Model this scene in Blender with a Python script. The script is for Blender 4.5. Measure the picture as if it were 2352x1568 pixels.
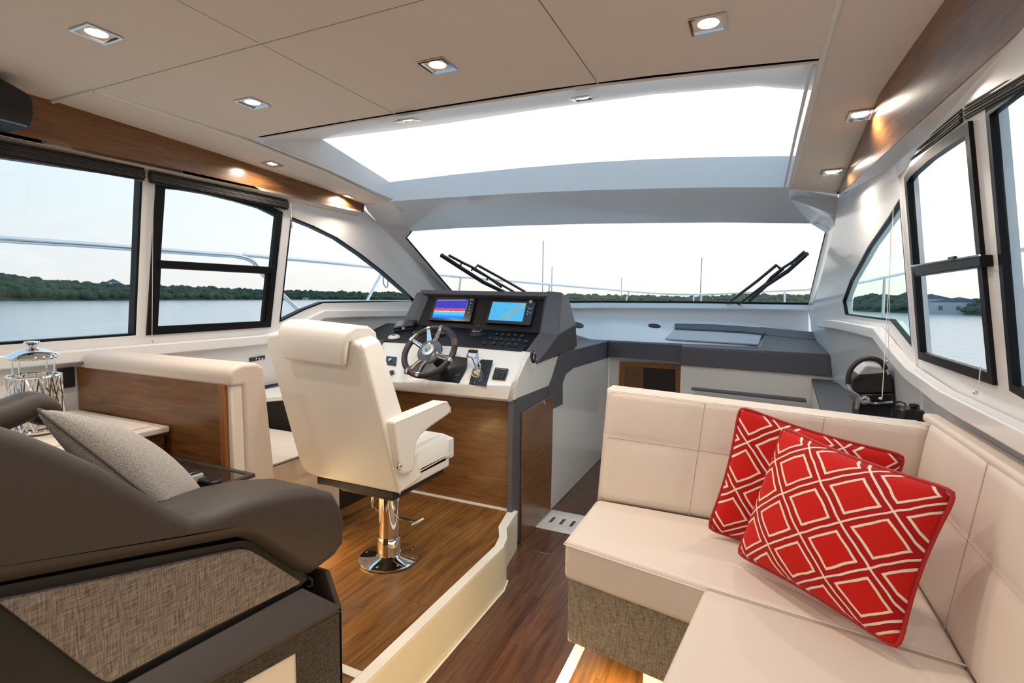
import bpy, bmesh, math, random
from mathutils import Vector as V, Matrix
random.seed(7)
for o in list(bpy.data.objects): bpy.data.objects.remove(o)
S = bpy.context.scene
COL = S.collection
# ---------------------------------------------------------------- camera
CF, CX, CY = 1195.0, 1176.0, 784.0
yaw, pitch, roll = math.radians(24.7), math.radians(4.72), math.radians(0.72)
EYE = V((0, 0, 1.62))
fw = V((-math.sin(yaw)*math.cos(pitch), math.cos(yaw)*math.cos(pitch), -math.sin(pitch)))
r0 = V((math.cos(yaw), math.sin(yaw), 0)); u0 = r0.cross(fw)
rt = r0*math.cos(roll)+u0*math.sin(roll); up = -r0*math.sin(roll)+u0*math.cos(roll)
cd = bpy.data.cameras.new('camera'); cam = bpy.data.objects.new('camera', cd); COL.objects.link(cam)
cd.sensor_width = 36; cd.lens = CF/2352*36; cd.clip_start = 0.02; cd.clip_end = 3000
m = Matrix((rt, up, -fw)).transposed().to_4x4(); m.translation = EYE
cam.matrix_world = m
S.camera = cam
S.view_settings.view_transform = 'Standard'; S.view_settings.look = 'None'
S.view_settings.gamma = 1; S.view_settings.use_curve_mapping = False
S.view_settings.exposure = 0.0

def at(px, py, x=None, y=None, z=None, pl=None):
    """real point of the cabin seen at a pixel of the photo, on a known plane"""
    r = fw*CF+rt*(px-CX)-up*(py-CY)
    if pl is not None: n = V(pl[:3]); t = (pl[3]-n.dot(EYE))/n.dot(r)
    elif x is not None: t = (x-EYE.x)/r.x
    elif y is not None: t = (y-EYE.y)/r.y
    else: t = (z-EYE.z)/r.z
    return EYE+r*t
# ---------------------------------------------------------------- world
W = bpy.data.worlds.new('sky'); S.world = W; W.use_nodes = True
nt = W.node_tree; N = nt.nodes; L = nt.links; N.clear()
def nd(t, **k):
    n = N.new(t)
    for a, b in k.items(): setattr(n, a, b)
    return n
tc = nd('ShaderNodeTexCoord'); sep = nd('ShaderNodeSeparateXYZ'); L.new(tc.outputs['Generated'], sep.inputs[0])
rA = nd('ShaderNodeValToRGB')   # colour by height
L.new(sep.outputs['Z'], rA.inputs[0])
e = rA.color_ramp; e.elements[0].position = 0.0; e.elements[0].color = (.80, .77, .78, 1)
e.elements[1].position = 1.0; e.elements[1].color = (.42, .66, .95, 1)
x = e.elements.new(.06); x.color = (.76, .79, .82, 1)
x = e.elements.new(.16); x.color = (.66, .77, .84, 1)
x = e.elements.new(.42); x.color = (.50, .70, .90, 1)
rB = nd('ShaderNodeValToRGB')   # the bright evening side, ahead of the bow
e = rB.color_ramp; e.elements[0].position = 0.0; e.elements[0].color = (1.0, .90, .82, 1)
e.elements[1].position = 1.0; e.elements[1].color = (.75, .93, 1.1, 1)
x = e.elements.new(.05); x.color = (1.1, 1.02, .96, 1)
x = e.elements.new(.2); x.color = (1.2, 1.17, 1.13, 1)
x = e.elements.new(.5); x.color = (1.0, 1.1, 1.16, 1)
L.new(sep.outputs['Z'], rB.inputs[0])
dt = nd('ShaderNodeVectorMath', operation='DOT_PRODUCT'); L.new(tc.outputs['Generated'], dt.inputs[0])
dt.inputs[1].default_value = V((.12, .97, .2)).normalized()
mr = nd('ShaderNodeMapRange'); mr.inputs[1].default_value = .15; mr.inputs[2].default_value = .9
L.new(dt.outputs['Value'], mr.inputs[0])
mx = nd('ShaderNodeMix', data_type='RGBA'); L.new(mr.outputs[0], mx.inputs[0]); L.new(rA.outputs[0], mx.inputs[6]); L.new(rB.outputs[0], mx.inputs[7])
mp = nd('ShaderNodeMapping'); mp.inputs['Scale'].default_value = (1.2, 1.2, 9); L.new(tc.outputs['Generated'], mp.inputs[0])
ns = nd('ShaderNodeTexNoise'); ns.inputs['Scale'].default_value = 2.4; ns.inputs['Detail'].default_value = 5; L.new(mp.outputs[0], ns.inputs[0])
cr = nd('ShaderNodeValToRGB'); cr.color_ramp.elements[0].position = .5; cr.color_ramp.elements[1].position = .75
cr.color_ramp.elements[0].color = (0, 0, 0, 1); cr.color_ramp.elements[1].color = (.35, .35, .35, 1); L.new(ns.outputs['Fac'], cr.inputs[0])
mc = nd('ShaderNodeMix', data_type='RGBA'); L.new(cr.outputs[0], mc.inputs[0]); L.new(mx.outputs[2], mc.inputs[6]); mc.inputs[7].default_value = (.86, .84, .88, 1)
bg = nd('ShaderNodeBackground'); bg.inputs[1].default_value = 1.12; L.new(mc.outputs[2], bg.inputs[0])
wo = nd('ShaderNodeOutputWorld'); L.new(bg.outputs[0], wo.inputs[0])
LAMP_W = 4.4            # watts per ceiling downlight
LAMP_C = (1.0, .87, .73)
# ---------------------------------------------------------------- materials
def mat(name, col, rough=.5, metal=0, bump=None, coat=0, spec=.5, noise=None, sheen=0):
    """bump=(scale, strength, dist); noise=(scale, amount)"""
    m = bpy.data.materials.new(name); m.use_nodes = True; t = m.node_tree; p = t.nodes['Principled BSDF']
    p.inputs['Base Color'].default_value = (*col, 1); p.inputs['Roughness'].default_value = rough
    p.inputs['Metallic'].default_value = metal; p.inputs['Specular IOR Level'].default_value = spec
    p.inputs['Coat Weight'].default_value = coat; p.inputs['Coat Roughness'].default_value = .08
    p.inputs['Sheen Weight'].default_value = sheen
    c = t.nodes.new('ShaderNodeTexCoord')
    if noise:
        n = t.nodes.new('ShaderNodeTexNoise'); n.inputs['Scale'].default_value = noise[0]; n.inputs['Detail'].default_value = 4
        t.links.new(c.outputs['Object'], n.inputs[0])
        h = t.nodes.new('ShaderNodeMix'); h.data_type = 'RGBA'; h.inputs[6].default_value = tuple(a*(1-noise[1]) for a in col)+(1,)
        h.inputs[7].default_value = tuple(min(1, a*(1+noise[1])) for a in col)+(1,)
        t.links.new(n.outputs['Fac'], h.inputs[0]); t.links.new(h.outputs[2], p.inputs['Base Color'])
    if bump:
        n = t.nodes.new('ShaderNodeTexNoise'); n.inputs['Scale'].default_value = bump[0]; n.inputs['Detail'].default_value = 3
        t.links.new(c.outputs['Object'], n.inputs[0])
        b = t.nodes.new('ShaderNodeBump'); b.inputs['Strength'].default_value = bump[1]; b.inputs['Distance'].default_value = bump[2]
        t.links.new(n.outputs['Fac'], b.inputs['Height']); t.links.new(b.outputs[0], p.inputs['Normal'])
    return m
def wood(name, c1, c2, axis=1, rough=.3, coat=.2, scale=1.0, vary=.25):
    m = bpy.data.materials.new(name); m.use_nodes = True; t = m.node_tree; p = t.nodes['Principled BSDF']
    c = t.nodes.new('ShaderNodeTexCoord'); mp = t.nodes.new('ShaderNodeMapping')
    s = [14*scale]*3; s[axis] = 1.1*scale; mp.inputs['Scale'].default_value = s
    oi = t.nodes.new('ShaderNodeObjectInfo'); cm = t.nodes.new('ShaderNodeCombineXYZ')
    mu = t.nodes.new('ShaderNodeMath'); mu.operation = 'MULTIPLY'; mu.inputs[1].default_value = 37
    t.links.new(oi.outputs['Random'], mu.inputs[0])
    for i in range(3): t.links.new(mu.outputs[0], cm.inputs[i])
    t.links.new(cm.outputs[0], mp.inputs['Location']); t.links.new(c.outputs['Object'], mp.inputs[0])
    n = t.nodes.new('ShaderNodeTexNoise'); n.inputs['Scale'].default_value = 2.2; n.inputs['Detail'].default_value = 7
    n.inputs['Roughness'].default_value = .65; n.inputs['Distortion'].default_value = .8
    t.links.new(mp.outputs[0], n.inputs[0])
    r = t.nodes.new('ShaderNodeValToRGB'); r.color_ramp.elements[0].position = .33; r.color_ramp.elements[1].position = .66
    r.color_ramp.elements[0].color = (*c1, 1); r.color_ramp.elements[1].color = (*c2, 1)
    t.links.new(n.outputs['Fac'], r.inputs[0])
    hs = t.nodes.new('ShaderNodeHueSaturation'); mr2 = t.nodes.new('ShaderNodeMapRange')
    mr2.inputs[3].default_value = 1-vary; mr2.inputs[4].default_value = 1+vary
    t.links.new(oi.outputs['Random'], mr2.inputs[0]); t.links.new(mr2.outputs[0], hs.inputs['Value'])
    t.links.new(r.outputs[0], hs.inputs['Color']); t.links.new(hs.outputs[0], p.inputs['Base Color'])
    n2 = t.nodes.new('ShaderNodeTexNoise'); n2.inputs['Scale'].default_value = 9; n2.inputs['Detail'].default_value = 5
    t.links.new(mp.outputs[0], n2.inputs[0])
    b = t.nodes.new('ShaderNodeBump'); b.inputs['Strength'].default_value = .12; b.inputs['Distance'].default_value = .002
    t.links.new(n2.outputs['Fac'], b.inputs['Height']); t.links.new(b.outputs[0], p.inputs['Normal'])
    p.inputs['Roughness'].default_value = rough; p.inputs['Coat Weight'].default_value = coat; p.inputs['Coat Roughness'].default_value = .15
    return m
def weave(name, c1, c2, scale=260, rough=.85, bumpd=.0015, dirs=(0, 1)):
    m = bpy.data.materials.new(name); m.use_nodes = True; t = m.node_tree; p = t.nodes['Principled BSDF']
    c = t.nodes.new('ShaderNodeTexCoord'); hs = []
    for i, st in enumerate(((1, .08, .08), (.08, 1, 1))):
        mp = t.nodes.new('ShaderNodeMapping'); v = (st[0], st[1], st[2])
        if dirs == 'yz': v = ((.4, 1, .07), (.4, .07, 1))[i]
        mp.inputs['Scale'].default_value = v
        t.links.new(c.outputs['Object'], mp.inputs[0])
        n = t.nodes.new('ShaderNodeTexNoise'); n.inputs['Scale'].default_value = scale; n.inputs['Detail'].default_value = 2
        n.inputs['Distortion'].default_value = .4
        t.links.new(mp.outputs[0], n.inputs[0]); hs.append(n)
    a = t.nodes.new('ShaderNodeMath'); a.operation = 'ADD'; t.links.new(hs[0].outputs['Fac'], a.inputs[0]); t.links.new(hs[1].outputs['Fac'], a.inputs[1])
    r = t.nodes.new('ShaderNodeMapRange'); r.inputs[1].default_value = .75; r.inputs[2].default_value = 1.25
    t.links.new(a.outputs[0], r.inputs[0])
    h = t.nodes.new('ShaderNodeMix'); h.data_type = 'RGBA'; h.inputs[6].default_value = (*c1, 1); h.inputs[7].default_value = (*c2, 1)
    t.links.new(r.outputs[0], h.inputs[0]); t.links.new(h.outputs[2], p.inputs['Base Color'])
    b = t.nodes.new('ShaderNodeBump'); b.inputs['Strength'].default_value = .7; b.inputs['Distance'].default_value = bumpd
    t.links.new(a.outputs[0], b.inputs['Height']); t.links.new(b.outputs[0], p.inputs['Normal'])
    p.inputs['Roughness'].default_value = rough; p.inputs['Specular IOR Level'].default_value = .2
    return m
def emit(name, col, s):
    m = bpy.data.materials.new(name); m.use_nodes = True; t = m.node_tree; t.nodes.clear()
    e = t.nodes.new('ShaderNodeEmission'); e.inputs[0].default_value = (*col, 1); e.inputs[1].default_value = s
    o = t.nodes.new('ShaderNodeOutputMaterial'); t.links.new(e.outputs[0], o.inputs[0]); return m
def glassm(name, tint=(.97, 1, 1), fac=.06):
    m = bpy.data.materials.new(name); m.use_nodes = True; t = m.node_tree; t.nodes.clear()
    a = t.nodes.new('ShaderNodeBsdfTransparent'); a.inputs[0].default_value = (*tint, 1)
    g = t.nodes.new('ShaderNodeBsdfGlossy'); g.inputs['Roughness'].default_value = .01
    x = t.nodes.new('ShaderNodeMixShader'); x.inputs[0].default_value = fac
    o = t.nodes.new('ShaderNodeOutputMaterial')
    t.links.new(a.outputs[0], x.inputs[1]); t.links.new(g.outputs[0], x.inputs[2]); t.links.new(x.outputs[0], o.inputs[0]); return m

GEL = mat('white_gelcoat', (.80, .79, .79), .22, coat=.3)
GELW = mat('console_gelcoat', (.86, .83, .78), .2, coat=.4)
LINER = mat('headliner', (.75, .665, .58), .75, bump=(500, .15, .0006), spec=.2)
LINERT = mat('headliner_moulding', (.78, .72, .66), .45)
LTHW = mat('white_leather', (.86, .83, .78), .42, bump=(420, .12, .0008))
LTHB = mat('beige_leather', (.72, .62, .535), .5, bump=(330, .25, .001))
LTHB2 = mat('beige_leather_piping', (.80, .73, .65), .5)
STITCH = mat('seam_thread', (.60, .50, .42), .6)
LTHN = mat('brown_leather', (.055, .041, .034), .45, bump=(380, .15, .0008), spec=.4)
GREY = mat('grey_vinyl', (.10, .098, .112), .5, bump=(500, .2, .0007))
GREYL = mat('light_grey_lid', (.55, .55, .57), .5)
BLACK = mat('black_plastic', (.012, .011, .012), .25, coat=.3)
BLKM = mat('black_matte', (.014, .013, .013), .6)
DASH = mat('dash_panel', (.009, .008, .0085), .5, spec=.25, bump=(600, .2, .0004))
RUBBER = mat('black_frame', (.006, .006, .006), .4, spec=.2)
CHROME = mat('chrome', (.85, .84, .82), .06, 1)
STEEL = mat('stainless_steel', (.78, .79, .80), .14, 1)
CREAM = mat('cream_step', (.86, .78, .60), .4)
CREAMT = mat('cream_edging', (.90, .85, .74), .35)
WALN = wood('walnut_planks', (.058, .021, .010), (.16, .066, .030), 1, .28, .25, vary=.16)
WALNP = wood('walnut_platform_planks', (.12, .048, .012), (.30, .138, .038), 1, .3, .25, vary=.14)
TEAK = wood('teak_panel', (.11, .042, .011), (.225, .096, .028), 0, .34, .2, 1.6, .05)
TEAKY = wood('teak_panel_long', (.14, .055, .015), (.27, .12, .038), 1, .30, .3, 1.4, .05)
TEAKE = mat('teak_edge', (.30, .11, .03), .35)
FABG = weave('taupe_woven', (.17, .135, .095), (.42, .35, .265), 330, .9)
FABS = weave('speckled_woven', (.12, .095, .08), (.36, .30, .255), 330, .85, .002, 'yz')
FABP = mat('silver_fabric', (.52, .49, .465), .38, bump=(380, 1.0, .004), noise=(300, .8), spec=.8)
SNAKE = None
GLASS = glassm('window_glass', fac=.018)
GLASSG = glassm('window_glass_green', (.9, .99, .97), .03)
LENS = emit('downlight_lens', (1, .86, .62), 9)
LED = emit('led_strip', (1, .80, .42), 5)
WHITEP = mat('white_cord', (.75, .72, .68), .5)
SCR = mat('white_trim_plastic', (.78, .76, .73), .4)
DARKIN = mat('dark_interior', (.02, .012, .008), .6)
def rough_weave():
    m = bpy.data.materials.new('brown_basket_weave'); m.use_nodes = True; t = m.node_tree; p = t.nodes['Principled BSDF']
    c = t.nodes.new('ShaderNodeTexCoord'); v = t.nodes.new('ShaderNodeTexVoronoi'); v.inputs['Scale'].default_value = 150
    mp = t.nodes.new('ShaderNodeMapping'); mp.inputs['Scale'].default_value = (1, .6, 1.2); mp.inputs['Rotation'].default_value = (.5, 0, 0)
    t.links.new(c.outputs['Object'], mp.inputs[0]); t.links.new(mp.outputs[0], v.inputs[0])
    r = t.nodes.new('ShaderNodeValToRGB'); r.color_ramp.elements[0].color = (.085, .062, .05, 1); r.color_ramp.elements[1].color = (.012, .009, .007, 1)
    r.color_ramp.elements[1].position = .7
    t.links.new(v.outputs['Distance'], r.inputs[0]); t.links.new(r.outputs[0], p.inputs['Base Color'])
    b = t.nodes.new('ShaderNodeBump'); b.invert = True; b.inputs['Strength'].default_value = .9; b.inputs['Distance'].default_value = .003
    t.links.new(v.outputs['Distance'], b.inputs['Height']); t.links.new(b.outputs[0], p.inputs['Normal']); p.inputs['Roughness'].default_value = .45
    return m
SNAKE = rough_weave()
# ---------------------------------------------------------------- builders
def tag(o, label, cat, group=None):
    o['label'] = label; o['category'] = cat
    if group: o['group'] = group
    return o
def thing(name, label, cat, loc, group=None):
    o = bpy.data.objects.new(name, None); COL.objects.link(o); o.location = V(loc); o.empty_display_size = .05
    return tag(o, label, cat, group)
def wpos(o):
    p = V((0, 0, 0))
    while o is not None: p = p+o.location; o = o.parent
    return p
def link(name, me, m, parent=None, loc=None, smooth=True, bevel=0, seg=2, sub=0, kind=None, label=None, ang=40):
    """me holds world coordinates; the object's origin is moved to loc"""
    if isinstance(m, (list, tuple)):
        for q in m: me.materials.append(q)
    elif m: me.materials.append(m)
    if loc is None:
        if me.vertices:
            xs = [v.co for v in me.vertices]
            loc = V((sum(v.x for v in xs)/len(xs), sum(v.y for v in xs)/len(xs), min(v.z for v in xs)))
        else: loc = V((0, 0, 0))
    loc = V(loc); me.transform(Matrix.Translation(-loc))
    o = bpy.data.objects.new(name, me); COL.objects.link(o)
    if parent is not None: o.parent = parent; o.location = loc-wpos(parent)
    else: o.location = loc
    if smooth:
        for p in me.polygons: p.use_smooth = True
        try: me.set_sharp_from_angle(angle=math.radians(ang))
        except Exception: pass
    if bevel:
        b = o.modifiers.new('bevel', 'BEVEL'); b.width = bevel; b.segments = seg; b.limit_method = 'ANGLE'; b.angle_limit = math.radians(35)
        b.harden_normals = False
        for p in me.polygons: p.use_smooth = True
    if sub:
        b = o.modifiers.new('subsurf', 'SUBSURF'); b.levels = sub; b.render_levels = sub
    if kind: o['kind'] = kind
    if label: o['label'] = label
    return o
def bm2me(bm, name='m'):
    bmesh.ops.recalc_face_normals(bm, faces=bm.faces)
    me = bpy.data.meshes.new(name); bm.to_mesh(me); bm.free(); return me
def prism(name, pts, off, m, parent=None, **k):
    bm = bmesh.new(); pts = [V(p) for p in pts]; off = V(off)
    a = [bm.verts.new(p) for p in pts]; b = [bm.verts.new(p+off) for p in pts]; n = len(pts)
    bm.faces.new(a); bm.faces.new(list(reversed(b)))
    for i in range(n): bm.faces.new((a[i], b[i], b[(i+1) % n], a[(i+1) % n]))
    return link(name, bm2me(bm, name), m, parent, **k)
def hexa(name, A, B, m, parent=None, **k):
    bm = bmesh.new(); a = [bm.verts.new(V(p)) for p in A]; b = [bm.verts.new(V(p)) for p in B]; n = len(a)
    bm.faces.new(a); bm.faces.new(list(reversed(b)))
    for i in range(n): bm.faces.new((a[i], b[i], b[(i+1) % n], a[(i+1) % n]))
    return link(name, bm2me(bm, name), m, parent, **k)
def box(name, x0, x1, y0, y1, z0, z1, m, parent=None, **k):
    return prism(name, [(x0, y0, z0), (x1, y0, z0), (x1, y1, z0), (x0, y1, z0)], (0, 0, z1-z0), m, parent, **k)
def holed(name, outer, holes, off, m, parent=None, **k):
    bm = bmesh.new(); off = V(off)
    for lp in [outer]+list(holes):
        vs = [bm.verts.new(V(p)) for p in lp]
        for i in range(len(vs)): bm.edges.new((vs[i], vs[(i+1) % len(vs)]))
    bmesh.ops.triangle_fill(bm, use_beauty=True, use_dissolve=False, edges=bm.edges[:])
    bmesh.ops.recalc_face_normals(bm, faces=bm.faces)
    r = bmesh.ops.extrude_face_region(bm, geom=bm.faces[:])
    bmesh.ops.translate(bm, vec=off, verts=[g for g in r['geom'] if isinstance(g, bmesh.types.BMVert)])
    return link(name, bm2me(bm, name), m, parent, **k)
def loft(name, rows, m, parent=None, thick=None, close=False, tri=False, **k):
    """grid through rows of points, given a thickness by an offset vector"""
    bm = bmesh.new(); R = [[bm.verts.new(V(p)) for p in r] for r in rows]
    for i in range(len(R)-1):
        n = len(R[i])
        for j in range(n if close else n-1):
            q = (R[i][j], R[i][(j+1) % n], R[i+1][(j+1) % n], R[i+1][j]); bm.faces.new(q)
    if tri: bmesh.ops.triangulate(bm, faces=bm.faces[:])
    if thick is not None:
        r = bmesh.ops.extrude_face_region(bm, geom=bm.faces[:])
        bmesh.ops.translate(bm, vec=V(thick), verts=[g for g in r['geom'] if isinstance(g, bmesh.types.BMVert)])
    return link(name, bm2me(bm, name), m, parent, **k)
def frames(pts, closed):
    out = []; n = len(pts); prev = None
    for i in range(n):
        a = pts[(i-1) % n] if (closed or i > 0) else pts[i]; b = pts[(i+1) % n] if (closed or i < n-1) else pts[i]
        t = (b-a).normalized()
        if prev is None:
            s = t.orthogonal().normalized()
        else:
            s = (prev-t*prev.dot(t)).normalized()
        prev = s; out.append((t, s, t.cross(s)))
    return out
def add_tube(bm, pts, r, closed=False, seg=8, squash=1.0):
    pts = [V(p) for p in pts]; fr = frames(pts, closed); rings = []
    for i, (p, (t, s, u)) in enumerate(zip(pts, fr)):
        rr = r[i] if isinstance(r, (list, tuple)) else r
        rings.append([bm.verts.new(p+s*math.cos(2*math.pi*k/seg)*rr+u*math.sin(2*math.pi*k/seg)*rr*squash) for k in range(seg)])
    n = len(rings)
    for i in range(n if closed else n-1):
        a, b = rings[i], rings[(i+1) % n]
        for k in range(seg): bm.faces.new((a[k], a[(k+1) % seg], b[(k+1) % seg], b[k]))
    if not closed: bm.faces.new(list(reversed(rings[0]))); bm.faces.new(rings[-1])
def tube(name, pts, r, m, parent=None, closed=False, seg=8, squash=1.0, **k):
    bm = bmesh.new(); add_tube(bm, pts, r, closed, seg, squash); return link(name, bm2me(bm, name), m, parent, **k)
def arc(p0, p1, p2, n=8):
    p0, p1, p2 = V(p0), V(p1), V(p2)
    return [p0*(1-t)**2+p1*2*t*(1-t)+p2*t*t for t in [i/n for i in range(n+1)]]
def spline(pts, n=6, closed=False):
    P = [V(p) for p in pts]; out = []; N_ = len(P)
    for i in range(N_ if closed else N_-1):
        a, b, c, d = (P[(i-1) % N_], P[i], P[(i+1) % N_], P[(i+2) % N_]) if closed else (P[max(i-1, 0)], P[i], P[i+1], P[min(i+2, N_-1)])
        for j in range(n):
            t = j/n
            out.append(.5*((2*b)+(c-a)*t+(2*a-5*b+4*c-d)*t*t+(3*b-a-3*c+d)*t**3))
    if not closed: out.append(P[-1])
    return out
def lathe(name, prof, o, m, parent=None, axis=(0, 0, 1), seg=28, **k):
    ax = V(axis).normalized(); s = ax.orthogonal().normalized(); u = ax.cross(s); o = V(o)
    bm = bmesh.new(); rings = []
    for r, h in prof:
        if r < 1e-6: rings.append([bm.verts.new(o+ax*h)])
        else: rings.append([bm.verts.new(o+ax*h+(s*math.cos(2*math.pi*i/seg)+u*math.sin(2*math.pi*i/seg))*r) for i in range(seg)])
    for a, b in zip(rings, rings[1:]):
        for i in range(seg):
            j = (i+1) % seg
            if len(a) == 1 and len(b) == 1: continue
            if len(a) == 1: bm.faces.new((a[0], b[j], b[i]))
            elif len(b) == 1: bm.faces.new((a[i], a[j], b[0]))
            else: bm.faces.new((a[i], a[j], b[j], b[i]))
    return link(name, bm2me(bm, name), m, parent, **k)
def lerp(a, b, t): return V(a)*(1-t)+V(b)*t
def bil(c, u, v): return lerp(lerp(c[0], c[1], u), lerp(c[3], c[2], u), v)
def quilt(name, c, depth, nu, nv, puff, m, parent=None, us=None, vs=None, edge=.02, res=12, wr=0, **k):
    """padded slab: front face corners c (TL,TR,BR,BL), cells nu x nv puffed towards the front, depth goes to the back"""
    c = [V(p) for p in c]; nrm = (c[1]-c[0]).cross(c[3]-c[0]).normalized()
    us = us or [i/nu for i in range(nu+1)]; vs = vs or [i/nv for i in range(nv+1)]
    def par(s): 
        out = []
        for a, b in zip(s, s[1:]): out += [(a+(b-a)*i/res, i/res) for i in range(res)]
        return out+[(1.0, 0.0)]
    U, Vv = par(us), par(vs); bm = bmesh.new(); D = V(depth); rows = []
    sgn = -1 if D.dot(nrm) > 0 else 1
    W_, H_ = (c[1]-c[0]).length, (c[3]-c[0]).length
    for v, fv in Vv:
        row = []
        for u, fu in U:
            h = puff*(math.sin(math.pi*fu)*math.sin(math.pi*fv))**.45
            de = min(u*W_, (1-u)*W_, v*H_, (1-v)*H_)
            rr = edge*1.0
            if de < rr: h -= rr-math.sqrt(max(rr*rr-(rr-de)**2, 0))
            if wr: h += wr*math.sin(u*W_*60+v*H_*38)*math.sin(v*H_*22+1.3+u*9)*(math.sin(math.pi*fu)*math.sin(math.pi*fv))
            row.append(bm.verts.new(bil(c, u, v)+nrm*sgn*h))
        rows.append(row)
    for i in range(len(rows)-1):
        for j in range(len(rows[0])-1): bm.faces.new((rows[i][j], rows[i][j+1], rows[i+1][j+1], rows[i+1][j]))
    bd = [e for e in bm.edges if e.is_boundary]
    r = bmesh.ops.extrude_edge_only(bm, edges=bd); vs_ = [g for g in r['geom'] if isinstance(g, bmesh.types.BMVert)]
    bmesh.ops.translate(bm, vec=D, verts=vs_)
    bd = [e for e in bm.edges if e.is_boundary]; bmesh.ops.holes_fill(bm, edges=bd)
    return link(name, bm2me(bm, name), m, parent, ang=60, **k)
def roundbox(name, A, B, m, parent=None, bevel=.02, seg=4, **k):
    return hexa(name, A, B, m, parent, bevel=bevel, seg=seg, **k)
from mathutils.bvhtree import BVHTree
def on(o, px, py, off=0.0):
    """the point where the line of sight through a pixel meets a built surface, and its normal"""
    me = o.data; w = wpos(o); t_ = BVHTree.FromPolygons([v.co+w for v in me.vertices], [list(p.vertices) for p in me.polygons])
    r = (fw*CF+rt*(px-CX)-up*(py-CY)).normalized(); loc, n, i, d = t_.ray_cast(EYE, r)
    if n.dot(r) > 0: n = -n
    return loc+n*off, n
def roundslab(name, pts, width, r, m, parent=None, k=6, **kw):
    """outline in a plane of constant x, extruded to -x, with rounded rims"""
    P = [V(p) for p in pts]; rings = []
    for i in range(k+1):
        a = math.pi/2*i/k; rings.append([q-V((r*(1-math.sin(a)), 0, 0)) if 0 else q+V((-(r-r*math.sin(math.pi/2-a)), 0, 0)) for q in inset(P, r*(1-math.sin(a)))])
    for i in range(k+1):
        a = math.pi/2*(1-i/k); rings.append([q+V((-width+(r-r*math.cos(a)) , 0, 0)) for q in inset(P, r*(1-math.sin(a)))])
    bm = bmesh.new(); R = [[bm.verts.new(q) for q in g] for g in rings]; n = len(P)
    for a, b in zip(R, R[1:]):
        for j in range(n): bm.faces.new((a[j], a[(j+1) % n], b[(j+1) % n], b[j]))
    bm.faces.new(R[0]); bm.faces.new(R[-1]); return link(name, bm2me(bm), m, parent, ang=50, **kw)
def struct(o): o['kind'] = 'structure'; return o

# ================================================================= SETTING
ZP, ZD = .25, .12         # helm platform, dinette platform
LPL = (1, 0, -.14, -3.182)     # left side wall plane (leans in)
RPL = (1, 0, .14, .862)        # right side wall plane, aft
RPF = (1, .05, .14, .997)      # right side wall plane, forward
def Lp(px, py, o=0): return at(px, py, pl=(LPL[0], LPL[1], LPL[2], LPL[3]+o))
def Rp(px, py, o=0): return at(px, py, pl=(RPL[0], RPL[1], RPL[2], RPL[3]-o))
def Rf(px, py, o=0): return at(px, py, pl=(RPF[0], RPF[1], RPF[2], RPF[3]-o))
# ---- floor with planks
fl = struct(box('floor', -3.05, .95, -2.6, 6.0, -.05, -.008, DARKIN, loc=(0, 0, -.05), smooth=False))
def planks(parent, x0, x1, y0, y1, z, w, ln, m, clip=None, name='plank', th=.008):
    me = {}; n = max(1, round((x1-x0)/w)); w = (x1-x0)/n
    for i in range(n):
        y = y0-random.random()*ln
        while y < y1:
            a, b = max(y, y0), min(y+ln, y1)
            xa, xb = x0+i*w, x0+(i+1)*w
            if b-a > .05 and (clip is None or clip(xa, xb, a, b)):
                key = round(b-a, 3)
                if key not in me:
                    g = .0004
                    bm = bmesh.new(); bmesh.ops.create_cube(bm, size=1)
                    for v in bm.verts: v.co = V((v.co.x*(w-2*g), v.co.y*(b-a-2*g), (v.co.z-.5)*th))
                    bmesh.ops.bevel(bm, geom=[e for e in bm.edges if all(v.co.z > -1e-6 for v in e.verts)], offset=.0008, segments=1, affect='EDGES')
                    q = bm2me(bm, name); q.materials.append(m); me[key] = q
                o = bpy.data.objects.new(name, me[key]); COL.objects.link(o); o.parent = parent
                o.location = V(((xa+xb)/2, (a+b)/2, z))-wpos(parent)
            y += ln
planks(fl, -1.335, -.62, .3, 5.34, 0, .12, .95, WALN)
planks(fl, -.62, .60, 2.46, 5.34, 0, .12, .95, WALN)
# ---- helm platform
hp = thing('helm_platform', 'raised walnut helm platform with cream riser and glowing cream edging', 'platform', (-2.1, 1.5, 0))
edge = [(-1.20, -1.6), (-1.20, 2.50), (-1.225, 2.60), (-1.285, 2.72), (-1.33, 2.985)]
inner = [(-1.235, -1.6), (-1.235, 2.49), (-1.262, 2.60), (-1.325, 2.72), (-1.375, 2.955)]
base_poly = [(-3.0, -1.6, 0)]+[(a, b, 0) for a, b in edge]+[(-3.0, 2.985, 0)]
prism('platform_base', base_poly, (0, 0, ZP-.0085), CREAM, hp, smooth=False)
rows = [[(a+.001, b, 0) for a, b in edge], [(a+.001, b, ZP-.013) for a, b in edge]]
loft('riser', rows, CREAM, hp, thick=(.012, 0, 0), bevel=.003)
prism('edging', [(a+.0135, b, ZP-.014) for a, b in edge]+[(a, b, ZP-.014) for a, b in reversed(inner)], (0, 0, .018), CREAMT, hp, smooth=False)
loft('edging', [[(-3.0, 2.955, ZP+.004), (-1.375, 2.955, ZP+.004)], [(-3.0, 2.985, ZP+.004), (-1.33, 2.985, ZP+.004)]], CREAMT, hp, thick=(0, 0, -.008))
box('edging', -1.60, -1.236, 1.375, 1.41, ZP-.006, ZP+.004, CREAMT, hp)
tube('skirting_bead', [(-1.180, 1.0, .006), (-1.180, 2.50, .006), (-1.205, 2.60, .006)], .006, CREAMT, hp)
planks(hp, -3.0, -1.375, -.2, 2.955, ZP, .125, .88, WALNP)
prism('plank', [(-1.374, -.2, ZP-.008), (-1.236, -.2, ZP-.008), (-1.236, .93, ZP-.008), (-1.374, .93, ZP-.008)], (0, 0, .008), WALNP, hp, smooth=False)
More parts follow.
